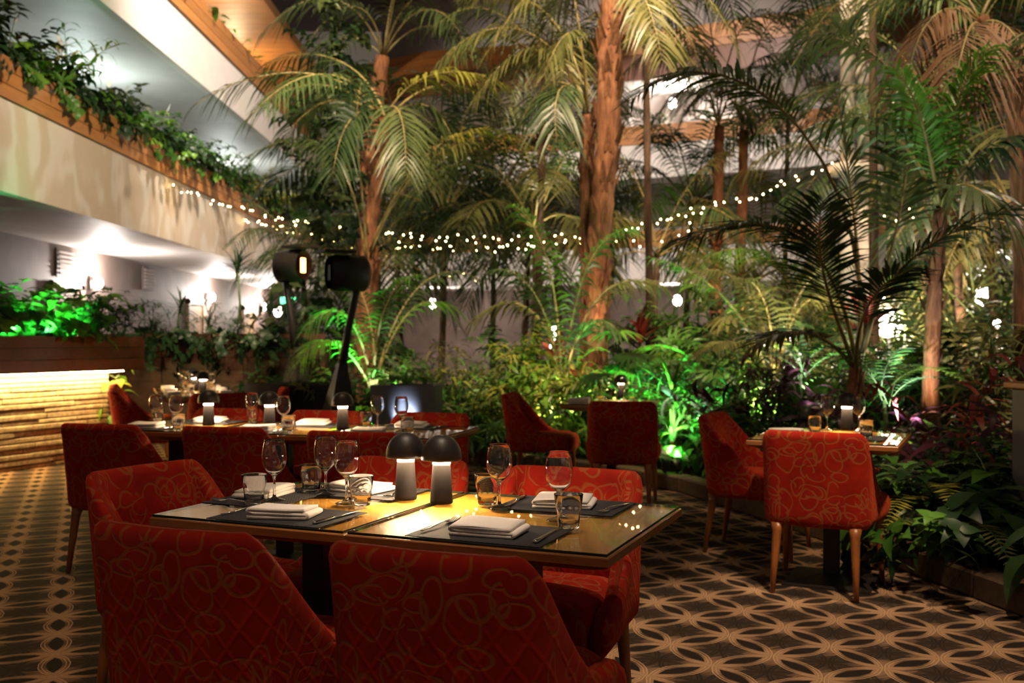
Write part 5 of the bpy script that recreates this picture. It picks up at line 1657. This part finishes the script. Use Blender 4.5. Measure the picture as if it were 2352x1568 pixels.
# =================================================================== garden lights in the beds
M['uplight'] = plain('uplight_housing', (.02, .02, .02), .5)
def uplight(label, px, Y, z, target, power, col, angle=70, mat=None):
    p = at(px, Y, z)
    g = 0.0 if 'planter box' in label else .09
    t = thing('garden_spotlight', label, 'spotlight', (p.x, p.y, g), 0, 'garden spotlights')
    hz = z - g
    b = MB(); b.tube([(0, 0, 0), (0, 0, hz + .09)], .012, 6); b.build('stake', M['uplight'], t)
    d = (V(target) - p).normalized()
    b = MB(); b.tube([V((0, 0, hz + .10)) - d * .05, V((0, 0, hz + .10)) + d * .05], [.028, .038], 10); b.build('housing', M['uplight'], t)
    spot('garden_spotlight_beam', p + V((0, 0, .10)) + d * .075, target, power, col, angle, .7, .03)
def tg(px, py, Y):
    return P(px, py, Y)
uplight('green spotlight under the spiky yucca', 1556, 8.33, .10, tg(1545, 905, 8.8), 150, (.18, 1, .34), 95)
uplight('white spotlight under the spiky yucca', 1528, 8.36, .10, tg(1545, 915, 8.75), 130, NEUT, 60)
uplight('green spotlight under the young palm behind the heater', 880, 10.4, .09, tg(860, 760, 11), 420, GREEN, 80)
uplight('white spotlight at the blue lit planter box', 925, 9.0, .3, tg(950, 880, 9.6), 30, (.62, .75, 1), 90)
uplight('white spotlight behind the green lit young palm', 905, 10.2, .5, tg(880, 800, 11.2), 60, (.8, 1, .85), 70)
uplight('warm spotlight under the golden shrubs', 1250, 9.75, .15, tg(1230, 780, 10.8), 260, (1, .80, .45), 100)
uplight('warm spotlight under the red bromeliad', 1335, 10.2, .3, tg(1300, 780, 11.0), 380, (1, .78, .52), 80)
uplight('warm spotlight at the trunk of the thickest palm', 1420, 10.4, .3, tg(1385, 300, 11.1), 170, (1, .55, .26), 45)
uplight('warm spotlight at the leaning kentia', 880, 11.6, .6, tg(880, 250, 12.2), 260, (1, .66, .34), 60)
uplight('warm spotlight at the slim trunks', 1680, 15.2, .4, tg(1670, 330, 16), 260, (1, .56, .25), 50)
uplight('green spotlight behind the table by the yucca', 1460, 9.2, .09, tg(1470, 820, 10.2), 190, GREEN, 90)
uplight('teal spotlight under the leafy shrubs', 1610, 9.6, .3, tg(1600, 780, 10.6), 190, (.25, 1, .62), 90)
uplight('yellow spotlight behind the pale column', 2040, 12.9, .5, tg(2040, 540, 13.4), 240, (1, .86, .25), 70)
uplight('cool spotlight under the fern by the fibrous trunk', 2070, 6.5, .5, tg(2100, 830, 6.9), 60, COOL, 80)
uplight('cool spotlight under the fern by the arching palm', 1850, 7.4, .6, tg(1880, 800, 7.8), 55, COOL, 80)
uplight('green spotlight by the stems of the arching palm', 1990, 7.3, .3, tg(1990, 850, 7.6), 24, GREEN, 90)
uplight('warm spotlight at the fibrous trunk', 2110, 6.9, .2, tg(2150, 560, 7.4), 45, (1, .66, .36), 60)
uplight('warm spotlight beneath the far trees', 2280, 10.4, .5, tg(2260, 560, 11.8), 420, (1, .66, .36), 80)
uplight('olive spotlight beneath the young olive palm', 1760, 9.0, .3, tg(1760, 640, 9.8), 190, (1, .86, .45), 80)
uplight('green spotlight under the young bright palm', 1215, 10.15, .15, tg(1290, 620, 10.4), 260, (.55, 1, .35), 60)
uplight('warm spotlight under the pale lit frond', 1330, 14.2, .15, tg(1290, 450, 14.8), 900, (1, .86, .6), 26)
# green floodlight over the stone wall box
p = PA0 + pd * 2.45 + pn * .06
t = thing('garden_spotlight', 'green floodlight in the stone wall box', 'spotlight', (p.x, p.y, 1.29), 0, 'garden spotlights')
b = MB(); b.box((0, 0, .03), (.1, .06, .05), 0, 0, .01); b.build('housing', M['uplight'], t, False)
for k in (-.42, 0, .36):
    q = p + pd * k + pn * .05
    spot('garden_spotlight_beam', (q.x, q.y, 1.36), (q.x - .28, q.y + .12, 1.66), 34, (.10, 1, .36), 140, .6, .03)
# bright globe lamps among the trees
M['globe'] = emis('globe_glow', (1, .84, .66), 22)
def globe(label, px, py, Y, r, power):
    p = P(px, py, Y)
    t = thing('globe_lamp', label, 'lamp', (p.x, p.y, .09), 0, 'globe lamps in the bed')
    b = MB(); b.tube([(0, 0, 0), (0, 0, p.z - .09 - r * .8)], .02, 8); b.build('post', M['black'], t)
    b = MB(); b.lathe([(0.001, -r)] + [(r * math.sin(a), -r * math.cos(a)) for a in [PI * q / 10 for q in range(1, 10)]] + [(0.001, r)], 16, c=(0, 0, p.z - .09)); b.build('globe', M['globe'], t)
    point('globe_light', (0, -r * 1.5, p.z - .09), power, (1, .8, .58), .05, t)
globe('large glowing globe lamp behind the stems of the arching palm', 2042, 745, 11.6, .16, 60)
globe('small bright lamp above the purple plant', 1817, 768, 10.4, .04, 14)
globe('small far globe lamp glowing below the pale column', 2022, 680, 13.0, .06, 12)
globe('small white globe lamp low among the trees at the far side', 2290, 742, 10.9, .04, 10)
